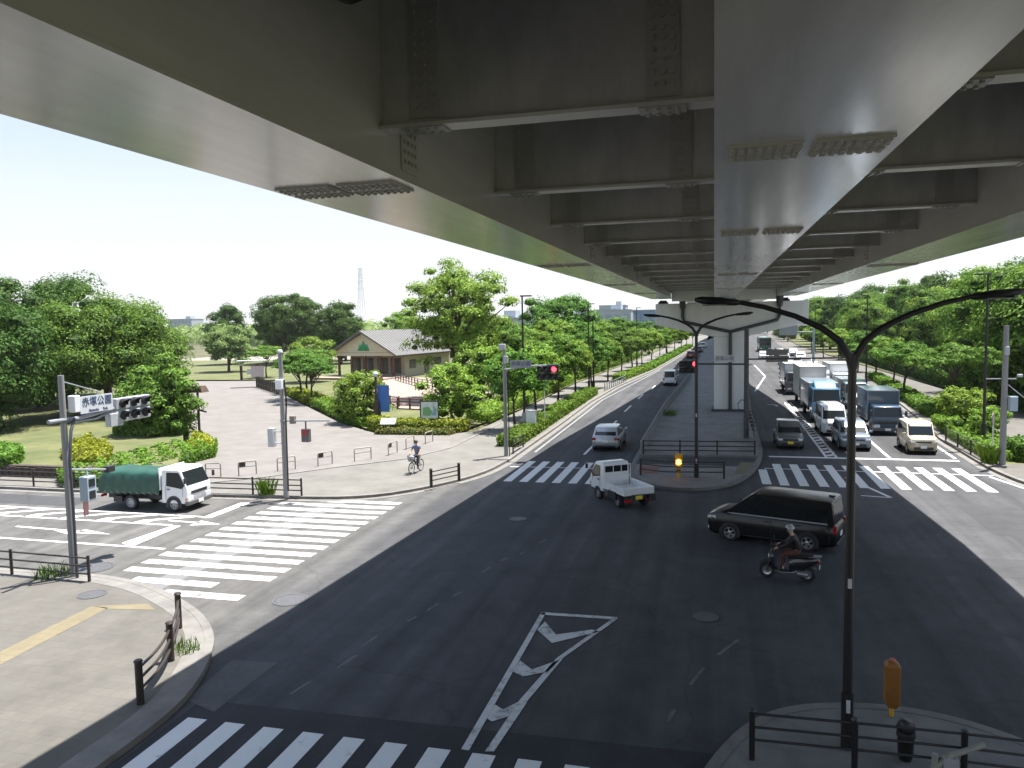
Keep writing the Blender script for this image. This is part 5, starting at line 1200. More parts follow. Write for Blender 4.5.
def person(label, parent_loc, rz, J, shirt, trousers, shoe, hair=None, helmet=None, helmet_m=None, bare_arms=False):
    """J: joints of the pose (local, x forward)"""
    T = thing('person', label, 'person', parent_loc, rz)
    V_ = Vector
    def two(k): return [J[k + '_l'], J[k + '_r']]
    jt = []; ed = []
    def add(p, r, link=None):
        jt.append((p[0], p[1], p[2], r)); i = len(jt) - 1
        if link is not None: ed.append((link, i))
        return i
    pel = add(J['pelvis'], .10); bel = add(J['belly'], .095, pel); che = add(J['chest'], .12, bel); nk0 = add(J['neck'], .06, che)
    hd = V_(J['head']); up = (hd - V_(J['neck'])).normalized(); fw = V_(J['look']).normalized()
    j0 = add(tuple(hd - up * .08 + fw * .015), .065, nk0); j1 = add(tuple(hd), .095, j0); j2 = add(tuple(hd + up * .075 - fw * .01), .08, j1)
    for s in 'lr':
        sh = add(J['sh_' + s], .058, che); el = add(J['el_' + s], .045, sh); ha = V_(J['ha_' + s]); e_ = V_(J['el_' + s]); d = (ha - e_).normalized()
        wr = add(tuple(ha - d * .09), .03, el); pa = add(tuple(ha), .036, wr)
        side = d.cross(V_((0, 0, 1))).normalized()
        for k in range(4):                                       # four fingers closing down round the grip
            b0 = ha + d * .035 + side * (k - 1.5) * .021; L = (.035, .042, .04, .03)[k]
            f1 = add(tuple(b0), .011, pa); f2 = add(tuple(b0 + d * L * .7 - V_((0, 0, L * .7))), .009, f1); add(tuple(b0 + d * .0 - V_((0, 0, L * 1.5))), .008, f2)
        sg = 1 if s == 'l' else -1
        t1 = add(tuple(ha - side * sg * -.035 - V_((0, 0, .005))), .012, pa); add(tuple(ha - side * sg * -.045 + d * .03 - V_((0, 0, .03))), .010, t1)
        hp = add(J['hip_' + s], .075, pel); kn = add(J['kn_' + s], .058, hp); an = add(J['an_' + s], .04, kn); add(J['to_' + s], .035, an)
    body = skin_mesh('body', jt, ed, SKIN, T)
    # face: nose, eyes, ears, mouth
    rt = fw.cross(V_((0, 0, 1))).normalized()
    b = MB()
    b.lathe([(.001, -.02), (.016, -.008), (.012, .012), (.001, .022)], 8, 0, Matrix.Translation(hd + fw * .098 - up * .012)); b.build('nose', SKIN, T, smooth=60)
    for s in (-1, 1):
        b = MB(); b.lathe([(.001, -.011), (.011, 0), (.001, .011)], 8, 0, Matrix.Translation(hd + fw * .088 + rt * s * .035 + up * .016)); b.build('eye', DARKP, T, smooth=60)
        b = MB(); b.lathe([(.001, -.03), (.018, -.01), (.018, .012), (.001, .03)], 8, 0, Matrix.Translation(hd + rt * s * .094)); b.build('ear', SKIN, T, smooth=60)
    b = MB(); c = hd + fw * .088 - up * .052; b.box(tuple(c), (.012, .045, .012), rz=math.atan2(fw.y, fw.x)); b.build('mouth', mat('lips', (.35, .14, .12), .5), T)
    # clothing, a little larger than the body under it
    def cl(nm, chain, links, m): return skin_mesh(nm, chain, links, m, T)
    g = 1.18
    ch = [(J['pelvis'][0], J['pelvis'][1], J['pelvis'][2] - .03, .160), (*J['belly'], .152), (*J['chest'], .172), (*(V_(J['neck']) * .7 + V_(J['chest']) * .3), .09)]; lk = [(0, 1), (1, 2), (2, 3)]
    for s in 'lr':
        i = len(ch); e = V_(J['el_' + s]); h = V_(J['ha_' + s]); sh = V_(J['sh_' + s])
        if bare_arms:
            ch += [(*sh, .085), (*(sh * .35 + e * .65), .065)]; lk += [(2, i), (i, i + 1)]
        else:
            ch += [(*sh, .088), (*e, .062), (*(e * .22 + h * .78), .046)]; lk += [(2, i), (i, i + 1), (i + 1, i + 2)]
    cl('shirt', ch, lk, shirt)
    ch = [(*J['pelvis'], .158), (*(V_(J['pelvis']) * .6 + V_(J['belly']) * .4), .14)]; lk = [(0, 1)]
    for s in 'lr':
        i = len(ch); ch += [(*J['hip_' + s], .122), (*J['kn_' + s], .075), (*(V_(J['kn_' + s]) * .12 + V_(J['an_' + s]) * .88), .055)]; lk += [(0, i), (i, i + 1), (i + 1, i + 2)]
    cl('trousers', ch, lk, trousers)
    for s in 'lr': cl('shoe', [(*J['an_' + s], .05), (*J['to_' + s], .045)], [(0, 1)], shoe)
    M = Matrix.Translation(hd) @ up.to_track_quat('Z', 'X').to_matrix().to_4x4()
    if helmet:
        b = MB(); b.lathe([(.128, -.03), (.137, .0), (.132, .06), (.10, .115), (.055, .14), (.001, .147)], 18, 0, M); b.build('helmet', helmet_m, T, smooth=60)
        b = MB(); a = math.atan2(fw.y, fw.x); pts = [(hd.x + math.cos(a + t) * .145, hd.y + math.sin(a + t) * .145, z) for t in (-.9, -.45, 0, .45, .9) for z in (hd.z + .045, hd.z - .05)]
        b.add(pts + [(p[0] + math.cos(a) * .006, p[1] + math.sin(a) * .006, p[2]) for p in pts], [(i * 2, i * 2 + 2, i * 2 + 3, i * 2 + 1) for i in range(4)] + [(i * 2 + 11, i * 2 + 13, i * 2 + 12, i * 2 + 10) for i in range(4)]); b.build('visor', GLASS, T, smooth=60)
    else:
        b = MB(); b.lathe([(.108, .0), (.112, .03), (.10, .08), (.06, .115), (.001, .122)], 16, 0, Matrix.Translation(hd - fw * .015) @ up.to_track_quat('Z', 'X').to_matrix().to_4x4()); b.build('hair', hair, T, smooth=60)
    return T

def wheel2(parent, x, r, w, rimm, spokes=True, name='wheel'):
    M = Matrix.Translation((x, 0, r)) @ Matrix.Rotation(rad(90), 4, 'X')
    b = MB(); b.lathe([(r * .0 + r - w * .9, -w * .5), (r - w * .2, -w * .5), (r, -w * .15), (r, w * .15), (r - w * .2, w * .5), (r - w * .9, w * .5), (r - w * .9, -w * .5)], 28, 0, M); t = b.build(name, RUBBER, parent, smooth=40)
    b = MB(); b.lathe([(r - w * .9, -w * .4), (r - w * .9, w * .4), (r - w * 1.4, w * .3), (r - w * 1.4, -w * .3), (r - w * .9, -w * .4)], 28, 0, M)
    n = 14 if spokes else 5
    for k in range(n):
        a = 2 * math.pi * k / n; e = M @ Vector((math.cos(a) * (r - w), math.sin(a) * (r - w), 0)); c = M @ Vector((0, 0, .02 if k % 2 else -.02))
        b.tube([c, e], .003 if spokes else .02, 5)
    b.cyl((x, -.05, r), (x, .05, r), .03 if spokes else .06, n=10); b.build('rim', rimm, t, smooth=40)

# scooter and its rider
SX, SY, SH = 2.03, 22.95, math.atan2(.19, -.98)
S = thing('scooter', 'dark motor scooter with silver trim beside the black minivan', 'scooter', (SX, SY, .0), SH)
SCB = paintm('scooter', (.012, .013, .018), .25); SCS = mat('scooter_silver', (.30, .31, .33), .3, .6)
wheel2(S, .60, .25, .12, RIM, False); wheel2(S, -.58, .25, .13, RIM, False)
b = MB(); b.tube([(.60, .09, .25), (.52, .085, .55), (.44, .06, .82)], .025, 8); b.tube([(.60, -.09, .25), (.52, -.085, .55), (.44, -.06, .82)], .025, 8); b.tube([(.44, 0, .8), (.38, 0, 1.02)], .03, 8); b.build('fork', DARKP, S, smooth=40)
b = MB()
b.loft([[(.60 + .30 * math.cos(t), y * .075, .25 + .30 * math.sin(t)) for y in (-1, -.5, .5, 1)] for t in np.linspace(.3, 2.5, 10)]); b.build('front_fender', SCB, S, smooth=50)
b = MB(); rg = []
for x, z, w_ in ((.30, .28, .12), (.40, .45, .20), (.45, .68, .22), (.42, .88, .17), (.37, 1.0, .10)): rg.append([(x + .05, -w_, z), (x + .10, -w_ * .4, z), (x + .10, w_ * .4, z), (x + .05, w_, z), (x - .04, w_ * .9, z), (x - .05, 0, z), (x - .04, -w_ * .9, z)])
b.loft(rg); b.build('leg_shield', SCB, S, smooth=40)
b = MB(); b.box((.54, 0, .72), (.05, .2, .12)); b.build('headlight', LAMPG, S, bevel=.03)
b = MB(); b.tube([(.36, -.33, 1.0), (.40, -.18, 1.03), (.42, 0, 1.0), (.40, .18, 1.03), (.36, .33, 1.0)], .018, 8); b.box((.44, 0, 1.02), (.14, .22, .12)); b.build('handlebar', DARKP, S, bevel=.02)
for s in (-1, 1):
    b = MB(); b.tube([(.40, s * .24, 1.03), (.42, s * .30, 1.20)], .008, 5); b.lathe([(.001, 0), (.055, 0), (.055, .02), (.001, .03)], 12, 0, Matrix.Translation((.43, s * .32, 1.23)) @ Matrix.Rotation(rad(90), 4, 'Y')); b.build('mirror', DARKP, S, smooth=40)
b = MB(); b.box((.12, 0, .27), (.52, .30, .07)); b.build('footboard', DARKP, S, bevel=.02)
b = MB(); b.tube([(.36, -.165, .30), (.12, -.17, .255), (-.2, -.18, .30), (-.3, -.185, .36)], .022, 6); b.tube([(.36, .165, .30), (.12, .17, .255), (-.2, .18, .30), (-.3, .185, .36)], .022, 6); b.build('side_trim', SCS, S, smooth=40)
b = MB(); rg = []
for x, z0, z1, w_ in ((-.06, .30, .60, .13), (-.2, .34, .70, .17), (-.5, .42, .74, .18), (-.78, .56, .76, .13), (-.90, .66, .76, .07)): rg.append([(x, -w_ * .7, z0), (x, -w_, (z0 + z1) / 2), (x, -w_ * .7, z1), (x, w_ * .7, z1), (x, w_, (z0 + z1) / 2), (x, w_ * .7, z0)])
b.loft(rg); b.build('rear_cowl', SCB, S, smooth=45)
b = MB(); rg = []
for x, z, w_, h in ((-.02, .70, .09, .05), (-.15, .76, .14, .07), (-.42, .78, .15, .07), (-.66, .82, .13, .07), (-.76, .83, .08, .04)): rg.append([(x, w_ * math.cos(t), z + h * math.sin(t)) for t in np.linspace(0, 2 * math.pi, 11)[:-1]])
b.loft(rg); b.build('seat', mat('seat_black', (.015, .014, .014), .6), S, smooth=60)
b = MB(); b.tube([(-.62, .12, .80), (-.98, .10, .83), (-.98, -.10, .83), (-.62, -.12, .80)], .014, 6); b.box((-.86, 0, .835), (.26, .2, .02)); b.build('rack', SCS, S, smooth=40)
b = MB(); b.box((-.91, 0, .66), (.06, .2, .09)); b.build('tail_light', TAILR, S, bevel=.02)
b = MB(); b.box((-.93, 0, .50), (.015, .17, .11)); b.build('number_plate', PLATEW, S)
b = MB(); b.cyl((-.30, -.15, .28), (-.82, -.17, .36), .055, .06, 12); b.cyl((-.3, .13, .28), (-.62, .13, .26), .08, .1, 10); b.build('exhaust', SCS, S, smooth=40)
J = dict(pelvis=(-.30, 0, .93), belly=(-.27, 0, 1.08), chest=(-.18, 0, 1.27), neck=(-.12, 0, 1.45), head=(-.07, 0, 1.60), look=(1, .1, -.05),
         sh_l=(-.15, .20, 1.37), sh_r=(-.15, -.20, 1.37), el_l=(.04, .29, 1.14), el_r=(.04, -.29, 1.14), ha_l=(.32, .28, 1.03), ha_r=(.32, -.28, 1.03),
         hip_l=(-.24, .10, .90), hip_r=(-.24, -.10, .90), kn_l=(.16, .17, .82), kn_r=(.16, -.17, .82), an_l=(.10, .15, .40), an_r=(.10, -.15, .40), to_l=(.24, .16, .345), to_r=(.24, -.16, .345))
person('scooter rider in dark maroon jacket and rust trousers with pale helmet', (SX, SY, .0), SH, J, mat('jacket_maroon', (.015, .008, .009), .7, var=.2), mat('trousers_rust', (.085, .030, .020), .75, var=.15), DARKP, helmet=True, helmet_m=paintm('helmet', (.26, .27, .28), .3))

# bicycle and cyclist on the pavement
BX, BY, BH = -14.25, 35.7, rad(-97)
S = thing('bicycle', 'city bicycle with front basket ridden along the plaza pavement', 'bicycle', (BX, BY, .12), BH)
wheel2(S, .52, .33, .04, GALV); wheel2(S, -.52, .33, .04, GALV)
FRM = mat('bike_frame', (.20, .21, .22), .35, .5)
b = MB()
for p in ([(-.10, 0, .30), (-.22, 0, .80)], [(-.12, 0, .36), (.36, 0, .70)], [(-.2, 0, .62), (.36, 0, .80)], [(-.10, 0, .30), (-.52, .05, .33)], [(-.10, 0, .30), (-.52, -.05, .33)], [(-.2, 0, .66), (-.52, .05, .33)], [(-.2, 0, .66), (-.52, -.05, .33)]): b.tube(p, .016, 8)
b.build('frame', FRM, S, smooth=40)
b = MB(); b.tube([(.52, .05, .33), (.40, .04, .70), (.36, 0, .74), (.32, 0, .98)], .014, 8); b.tube([(.52, -.05, .33), (.40, -.04, .70)], .014, 8); b.build('fork', FRM, S, smooth=40)
b = MB(); b.tube([(.14, .29, 1.0), (.28, .24, 1.02), (.34, 0, 1.0), (.28, -.24, 1.02), (.14, -.29, 1.0)], .013, 8); b.build('handlebar', GALV, S, smooth=40)
b = MB(); b.loft([[(-.05, w_ * .3, .84 + z) for w_, z in ((-1, 0), (0, .03), (1, 0), (0, -.03))], [(-.24, w_ * .10, .86 + z) for w_, z in ((-1, 0), (0, .04), (1, 0), (0, -.04))], [(-.36, w_ * .11, .87 + z) for w_, z in ((-1, 0), (0, .03), (1, 0), (0, -.03))]]); b.build('saddle', DARKP, S, smooth=50)
b = MB()
for z in (.72, .82, .92, 1.0):
    k = .12 + (z - .7) * .12; b.tube([(.50 - k, -k * 1.2, z), (.50 + k, -k * 1.2, z), (.50 + k, k * 1.2, z), (.50 - k, k * 1.2, z), (.50 - k, -k * 1.2, z)], .010, 4)
for i in range(12):
    a = i * math.pi / 6; k0, k1 = .12, .156; c = lambda k: (.50 + max(-k, min(k, 1.4 * k * math.cos(a))), 1.2 * max(-k, min(k, 1.4 * k * math.sin(a))))
    b.tube([(*c(k0), .72), (*c(k1), 1.0)], .008, 4)
b.box((.50, 0, .72), (.24, .28, .02)); b.build('basket', DARKP, S)
b = MB(); b.box((.50, 0, .86), (.22, .26, .26)); b.build('bag', SIGNW, S, bevel=.05); 
b = MB(); b.tube([(-.10, .0, .30), (.02, .11, .22)], .012, 6); b.tube([(-.10, 0, .30), (-.22, -.11, .40)], .012, 6); b.box((.02, .14, .21), (.10, .08, .025)); b.box((-.22, -.14, .40), (.10, .08, .025)); b.lathe([(.001, -.005), (.09, -.005), (.09, .005), (.001, .005)], 18, 0, Matrix.Translation((-.10, .05, .30)) @ Matrix.Rotation(rad(90), 4, 'X')); b.build('pedals', GALV, S)
J = dict(pelvis=(-.22, 0, .98), belly=(-.19, 0, 1.12), chest=(-.12, 0, 1.32), neck=(-.07, 0, 1.50), head=(-.03, 0, 1.64), look=(1, 0, -.1),
         sh_l=(-.10, .19, 1.42), sh_r=(-.10, -.19, 1.42), el_l=(.0, .27, 1.19), el_r=(.0, -.27, 1.19), ha_l=(.17, .27, 1.04), ha_r=(.17, -.27, 1.04),
         hip_l=(-.18, .09, .94), hip_r=(-.18, -.09, .94), kn_l=(.12, .13, .62), kn_r=(.14, -.12, .78), an_l=(.0, .13, .27), an_r=(-.20, -.13, .47), to_l=(.11, .14, .235), to_r=(-.10, -.14, .425))
person('cyclist in blue grey shirt and dark trousers riding toward the crosswalk', (BX, BY, .12), BH, J, mat('shirt_blue', (.14, .16, .24), .8, var=.1), mat('trousers_dark', (.06, .055, .055), .8), DARKP, hair=mat('hair_black', (.012, .010, .010), .6), bare_arms=True)

for o in bpy.data.objects:
    if o.parent is None and o.get('category') in ('person', 'scooter', 'bicycle'): o.scale = (.92,) * 3
# ---------------------------------------------------------------- plants
LEAF_D = leafmat('leaf_dark', (.028, .070, .012), (.078, .150, .027), .22, .03)
LEAF_M = leafmat('leaf_mid', (.056, .135, .016), (.150, .278, .042), .26, .03)
LEAF_L = leafmat('leaf_light', (.105, .190, .020), (.225, .345, .052), .30, .03)
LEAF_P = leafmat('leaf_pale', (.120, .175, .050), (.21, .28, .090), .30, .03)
LEAF_Y = leafmat('leaf_yellow', (.13, .175, .014), (.29, .315, .030), .26, .02)
LEAF_G = leafmat('leaf_hedge', (.072, .145, .014), (.155, .255, .032), .28, .03)
LEAF_R = leafmat('leaf_flower', (.09, .13, .02), (.22, .19, .06), .25, .06)
BARK = mat('bark', (.065, .050, .038), .95, var=.4, scale=6, bump=.8, bscale=14, stretch=(1, 1, .3))
INNER = mat('core_shade', (.030, .060, .010), 1.0, var=.3, scale=3)  # dark green of the added cores, shade between leaves put into colour

def leaves_mesh(name, P, N, size, rg, m, fold=.0):
    """P points, N normals -> one small kite shaped leaf spray per point"""
    n = len(P)
    N = N / np.linalg.norm(N, axis=1, keepdims=True)
    t = rg.normal(size=(n, 3)); u = np.cross(N, t); u /= np.linalg.norm(u, axis=1, keepdims=True) + 1e-9; v = np.cross(N, u)
    s = size * rg.uniform(.6, 1.35, (n, 1)); a = s * rg.uniform(.55, .8, (n, 1))
    V_ = np.stack([P - u * s * .6, P + v * a * .55 + N * s * .1, P + u * s * .6, P - v * a * .55 + N * s * .1], axis=1).reshape(-1, 3).astype(np.float32)
    me = bpy.data.meshes.new(name); me.vertices.add(4 * n); me.vertices.foreach_set('co', V_.ravel())
    me.loops.add(4 * n); me.loops.foreach_set('vertex_index', np.arange(4 * n, dtype=np.int32))
    me.polygons.add(n); me.polygons.foreach_set('loop_start', np.arange(0, 4 * n, 4, dtype=np.int32)); me.polygons.foreach_set('loop_total', np.full(n, 4, dtype=np.int32))
    me.materials.append(m); me.update(calc_edges=True); return me

def crown_points(rg, rx, ry, rz, nclump, per, cr, low=-.55, hollow=.62, flat=.75, lump=.22):
    k = np.arange(nclump); ph = k * 2.399963; cz = low + (1 - low) * (k + .5) / nclump
    rr = np.sqrt(np.maximum(0, 1 - cz ** 2)); D = np.stack([rr * np.cos(ph), rr * np.sin(ph), cz], 1) + rg.normal(scale=.13, size=(nclump, 3)); D /= np.linalg.norm(D, axis=1, keepdims=True)
    rad_ = np.where(k[:, None] % 5 == 2, rg.uniform(.35, .7, (nclump, 1)), rg.uniform(hollow, 1.0, (nclump, 1)))
    rad_ = rad_ * (1 + lump * np.sin(D[:, :1] * 3.1 + rg.uniform(0, 6)) * np.cos(D[:, 1:2] * 2.7 + rg.uniform(0, 6)))
    C = D * rad_ * np.array([rx, ry, rz])
    P, N = [], []
    for c in C:
        r = cr * rg.uniform(.6, 1.35); q = rg.normal(size=(int(per * rg.uniform(.6, 1.3)), 3)); q /= np.linalg.norm(q, axis=1, keepdims=True)
        q[:, 2] = np.where(q[:, 2] < -.35, -q[:, 2] * .6, q[:, 2])
        p = q * (r * rg.uniform(.80, 1.06, (len(q), 1))); p[:, 2] *= flat
        P.append(c + p); N.append(q + rg.normal(scale=.28, size=q.shape) + np.array([0, 0, .22]))
    return np.concatenate(P), np.concatenate(N), C

import bmesh
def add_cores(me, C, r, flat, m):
    """dark blob added inside each leaf clump to block light and deepen its shade"""
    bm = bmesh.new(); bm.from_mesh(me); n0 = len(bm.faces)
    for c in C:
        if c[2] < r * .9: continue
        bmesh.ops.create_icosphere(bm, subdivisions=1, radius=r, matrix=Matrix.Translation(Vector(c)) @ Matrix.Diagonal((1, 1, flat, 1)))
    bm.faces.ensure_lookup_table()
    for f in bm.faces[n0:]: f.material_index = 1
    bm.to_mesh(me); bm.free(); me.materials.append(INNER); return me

class Plant: pass
def make_tree(seed, h, rx, rz, trunk_h, m, nclump, per, cr, leaf, trunk_r=.22, low=-.55, limbs=6, hollow=.62, ry=None, flat=.75, lump=.22, fork=False, core=.48):
    """returns the meshes of one kind of tree (crown + trunk), base at the origin"""
    rg = np.random.default_rng(seed)
    P, N, C = crown_points(rg, rx, ry or rx, rz, nclump, per, cr, low, hollow, flat, lump)
    cz = h - rz - cr * .5
    P[:, 2] += cz; C[:, 2] += cz
    keep = P[:, 2] > .3
    cm = leaves_mesh('crown', P[keep], N[keep], leaf, rg, m)
    if core:
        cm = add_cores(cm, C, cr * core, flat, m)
    b = MB(); rr = random.Random(seed)
    top = cz + rz * .25
    tr = [(0, 0, -.15), (0, 0, .15), (rr.uniform(-.1, .1), rr.uniform(-.1, .1), trunk_h * .5), (rr.uniform(-.2, .2), rr.uniform(-.2, .2), trunk_h), (rr.uniform(-.4, .4), rr.uniform(-.4, .4), top)]
    b.tube(tr, [trunk_r * 1.35, trunk_r * 1.1, trunk_r * .9, trunk_r * .75, trunk_r * .25], 9)
    idx = rr.sample(range(len(C)), min(limbs, len(C)))
    for i in idx:
        c = C[i]; z0 = trunk_h * rr.uniform(.75, 1.0) + (top - trunk_h) * rr.uniform(0, .5)
        st = Vector((tr[3][0], tr[3][1], z0)); en = Vector(c); md = st.lerp(en, .5) + Vector((0, 0, .12 * (en - st).length))
        b.tube([st, md, en], [trunk_r * .5, trunk_r * .3, trunk_r * .08], 6)
    me = bpy.data.meshes.new('trunk'); me.from_pydata(b.v, [], b.f); me.materials.append(BARK); me.polygons.foreach_set('use_smooth', [True] * len(me.polygons)); me.update()
    k = Plant(); k.crown = cm; k.trunk = me; return k

def plant(kind, name, label, cat, x, y, z=.12, s=1.0, rz=0.0, group=None, sz=None):
    T = thing(name, label, cat, (x, y, z), rz, group); T.scale = (s, s, sz or s)
    if kind.trunk:
        o = bpy.data.objects.new('trunk', kind.trunk); COL.objects.link(o); o.parent = T
    o = bpy.data.objects.new('crown', kind.crown); COL.objects.link(o); o.parent = T
    return T

BIG = make_tree(1, 11.6, 6.3, 4.8, 2.2, LEAF_M, 95, 640, 1.75, .175, .45, low=-.72, limbs=8, hollow=.82, lump=.14, flat=.85)
BIG2 = make_tree(2, 11.3, 5.3, 5.2, 1.5, LEAF_D, 95, 580, 1.6, .175, .42, low=-.92, limbs=8, hollow=.8, flat=.85)
AIRY = make_tree(3, 14.0, 5.2, 5.6, 3.6, LEAF_L, 105, 230, 1.15, .21, .36, low=-.8, limbs=22, hollow=.5, lump=.10, core=.3)
STREET = make_tree(4, 6.6, 2.0, 2.2, 2.1, LEAF_M, 44, 160, .68, .15, .10, low=-.75, limbs=10, hollow=.5)
STREET2 = make_tree(5, 6.2, 2.3, 1.9, 2.2, LEAF_L, 44, 160, .70, .16, .11, low=-.65, limbs=10, hollow=.5)
FLAT = make_tree(6, 5.4, 3.0, 1.25, 2.3, LEAF_M, 60, 150, .66, .15, .12, low=-.45, limbs=12, hollow=.35, flat=.5)
PINE = make_tree(7, 15.0, 7.0, 5.4, 3.2, LEAF_D, 95, 270, 1.8, .30, .40, low=-.75, limbs=10, hollow=.72, flat=.75)
ROUND = make_tree(8, 6.0, 2.6, 2.5, 1.4, LEAF_L, 60, 190, .85, .17, .13, low=-.85, limbs=6, hollow=.78)
DROOP = make_tree(9, 4.6, 2.4, 2.0, .9, LEAF_L, 56, 160, .68, .16, .10, low=-.95, limbs=8, hollow=.55)
WILLOW = make_tree(10, 5.6, 2.7, 2.7, .8, LEAF_M, 80, 190, .74, .16, .12, low=-.98, limbs=8, hollow=.62)
PALE = make_tree(11, 9.0, 4.0, 3.6, 1.8, LEAF_P, 60, 170, 1.2, .28, .25, low=-.85, limbs=8, hollow=.6)
WOOD1 = make_tree(12, 12.5, 5.0, 5.6, 2.2, LEAF_M, 85, 300, 1.5, .25, .32, low=-.9, limbs=7, hollow=.8, flat=.8)
WOOD2 = make_tree(13, 11.5, 4.5, 5.2, 2.2, LEAF_L, 76, 300, 1.4, .24, .30, low=-.9, limbs=7, hollow=.78, flat=.8)
WOOD3 = make_tree(14, 13.0, 4.3, 5.9, 2.4, LEAF_D, 80, 300, 1.45, .25, .32, low=-.9, limbs=7, hollow=.78, flat=.8)
SHRUB = make_tree(15, 3.0, 1.5, 1.2, .5, LEAF_L, 34, 120, .46, .13, .05, low=-.9, limbs=6, hollow=.4)

# --- left park
PT = [
 (BIG2, 'tree', 'dense dark evergreen tree at the left edge of the lawn', -50.5, 42.5, 1.0, .3),
 (BIG, 'tree', 'largest broad round green tree on the left lawn, behind the signal arm', -47.4, 52.5, .87, 1.2),
 (BIG2, 'tree', 'tall domed tree behind the two round trees of the left lawn', -59, 57.5, 1.12, 2.1),
 (BIG, 'tree', 'mid green tree filling the gap behind the dark evergreen of the left lawn', -66, 52, 1.02, 4.4),
 (BIG, 'tree', 'broad tree in the second row behind the big round tree of the left lawn', -60.5, 67, .80, 3.3),
 (WILLOW, 'tree', 'bushy drooping tree by the plaza corner behind the signal head', -35.2, 43.6, 1.0, .4),
 (PALE, 'tree', 'pale green tree over the far lawn beside the notice shelter', -77, 112, .92, .2),
 (PALE, 'tree', 'second pale green tree farther back over the far lawn', -84, 140, 1.05, 1.7),
 (WOOD3, 'tree', 'slim dark upright tree between the pale trees and the huge dark pine', -92, 134, .92, .8),
 (PINE, 'tree', 'huge dark spreading pine behind the small plaza trees', -79, 135, .92, .5),
 (WOOD3, 'tree', 'dark bushy tree right of the huge pine, left of the pylon', -68, 134, .92, 2.5),
 (WOOD2, 'tree', 'light green tree directly behind the ridge of the park building', -56, 137, .88, 3.0),
 (WOOD1, 'tree', 'rounded tree peeping over the park building roof toward the big airy tree', -43, 132, .86, 1.1),
 (WOOD2, 'tree', 'green tree in the gap between the huge pine and the dark bushy tree', -73, 146, .88, 4.2),
 (AIRY, 'tree', 'tall airy light green tree with visible limbs right of the park building', -23.8, 71.0, 1.0, .6),
 (WOOD1, 'tree', 'tall full tree beyond the pavilion behind the street trees', -20.5, 104, .92, .9),
 (ROUND, 'tree', 'round yellowish green tree between the big airy tree and the signal pole', -20.2, 66.5, 1.0, .1),
 (DROOP, 'tree', 'light green weeping shrub tree behind the white map board', -18.2, 53.0, 1.0, .7),
 (DROOP, 'tree', 'slender shrub tree with brown stems beside the blue sign board', -25.4, 53.0, .88, 2.2),
 (FLAT, 'tree', 'spreading small tree at the plaza edge left of the park building porch', -39.8, 69.5, .95, .2),
 (FLAT, 'tree', 'low spreading tree beside the far plaza posts', -43.0, 76.5, .95, 1.9),
 (FLAT, 'tree', 'dark little tree next to the plaza hedge nearest the porch', -36.6, 66, .85, 3.4),
 (ROUND, 'tree', 'golden green round tree behind the small plaza trees', -50.5, 91, 1.05, 2.2),
 (FLAT, 'tree', 'flat clipped tree on the far lawn left of the notice shelter', -62, 99, .9, 2.0),
 (WOOD2, 'tree', 'leafy tree behind the pavilion roof', -33, 118, .72, 1.0),
 (WOOD1, 'tree', 'darker tree right behind the round yellowish tree', -22, 83, .62, 2.0),
]
for k, nm, lab, x, y, s, rz in PT: plant(k, nm, lab, 'tree', x, y, .14, s, rz)
# --- street trees along the outbound pavement
ord_ = ['first', 'second', 'third', 'fourth', 'fifth', 'sixth', 'seventh', 'eighth', 'ninth', 'tenth', 'eleventh', 'twelfth', 'thirteenth', 'fourteenth', 'fifteenth', 'sixteenth']
ys = [51.0, 57.5, 66, 75, 84, 93, 102, 111, 120, 130, 141, 152, 164, 177, 191, 206]
for i, y in enumerate(ys):
    x = -13.1 if y < 80 else -13.1 + (y - 80) * .062
    plant((STREET, STREET2)[i % 2], 'street_tree', f'{ord_[i]} young street tree of the outbound row, counted from the red lit signal', 'tree', x, y, .12, .88 + .16 * ((i * 7) % 5) / 5, i * 1.3, 'street trees along the outbound pavement')
for i, (x, y, k, s) in enumerate([(-17.5, 79, ROUND, .95), (-19.5, 92, STREET2, 1.25), (-16.5, 100, STREET, 1.15), (-23, 96, ROUND, 1.2), (-17, 112, STREET2, 1.2), (-20, 124, ROUND, 1.15), (-16, 134, STREET, 1.25), (-21, 145, WOOD2, .62), (-15, 160, WOOD1, .6), (-20, 178, WOOD2, .62), (-12, 200, WOOD1, .6), (-26, 160, WOOD1, .7)]):
    plant(k, 'park_tree', 'park tree in the green belt behind the outbound street trees', 'tree', x, y, .12, s, i * 2.1, 'trees of the green belt behind the outbound street trees')
# --- inbound side
IS = [(16.8, 62.5, FLAT, 1.0, 'wide spreading street tree behind the tan van and navy box truck'), (16.2, 74.5, FLAT, .95, 'spreading street tree behind the navy box truck, second along the inbound pavement'), (17.2, 84, STREET2, .85, 'street tree left of the slim lamp on the inbound pavement'), (17.6, 95, FLAT, .95, 'fourth street tree of the inbound pavement, near the gantry'),
      (17.9, 108, STREET, .85, 'fifth street tree of the inbound pavement, by the gantry post'), (17.9, 124, STREET2, .9, 'sixth street tree of the inbound pavement beyond the gantry'), (18.1, 142, STREET, .9, 'seventh street tree of the inbound pavement'), (18.5, 162, STREET2, .95, 'eighth and last street tree seen on the inbound pavement')]
for i, (x, y, k, s, lab) in enumerate(IS): plant(k, 'street_tree', lab, 'tree', x, y, .12, s, i * 1.9 + .4, 'street trees along the inbound pavement')
plant(SHRUB, 'shrub', 'loose light green shrub in the planting strip left of the lamp pole', 'shrub', 14.9, 53.5, .12, 1.05, .3)
plant(SHRUB, 'shrub', 'small shrub tree in the planting strip right beside the lamp pole', 'shrub', 15.3, 49.8, .12, .75, 2.0)
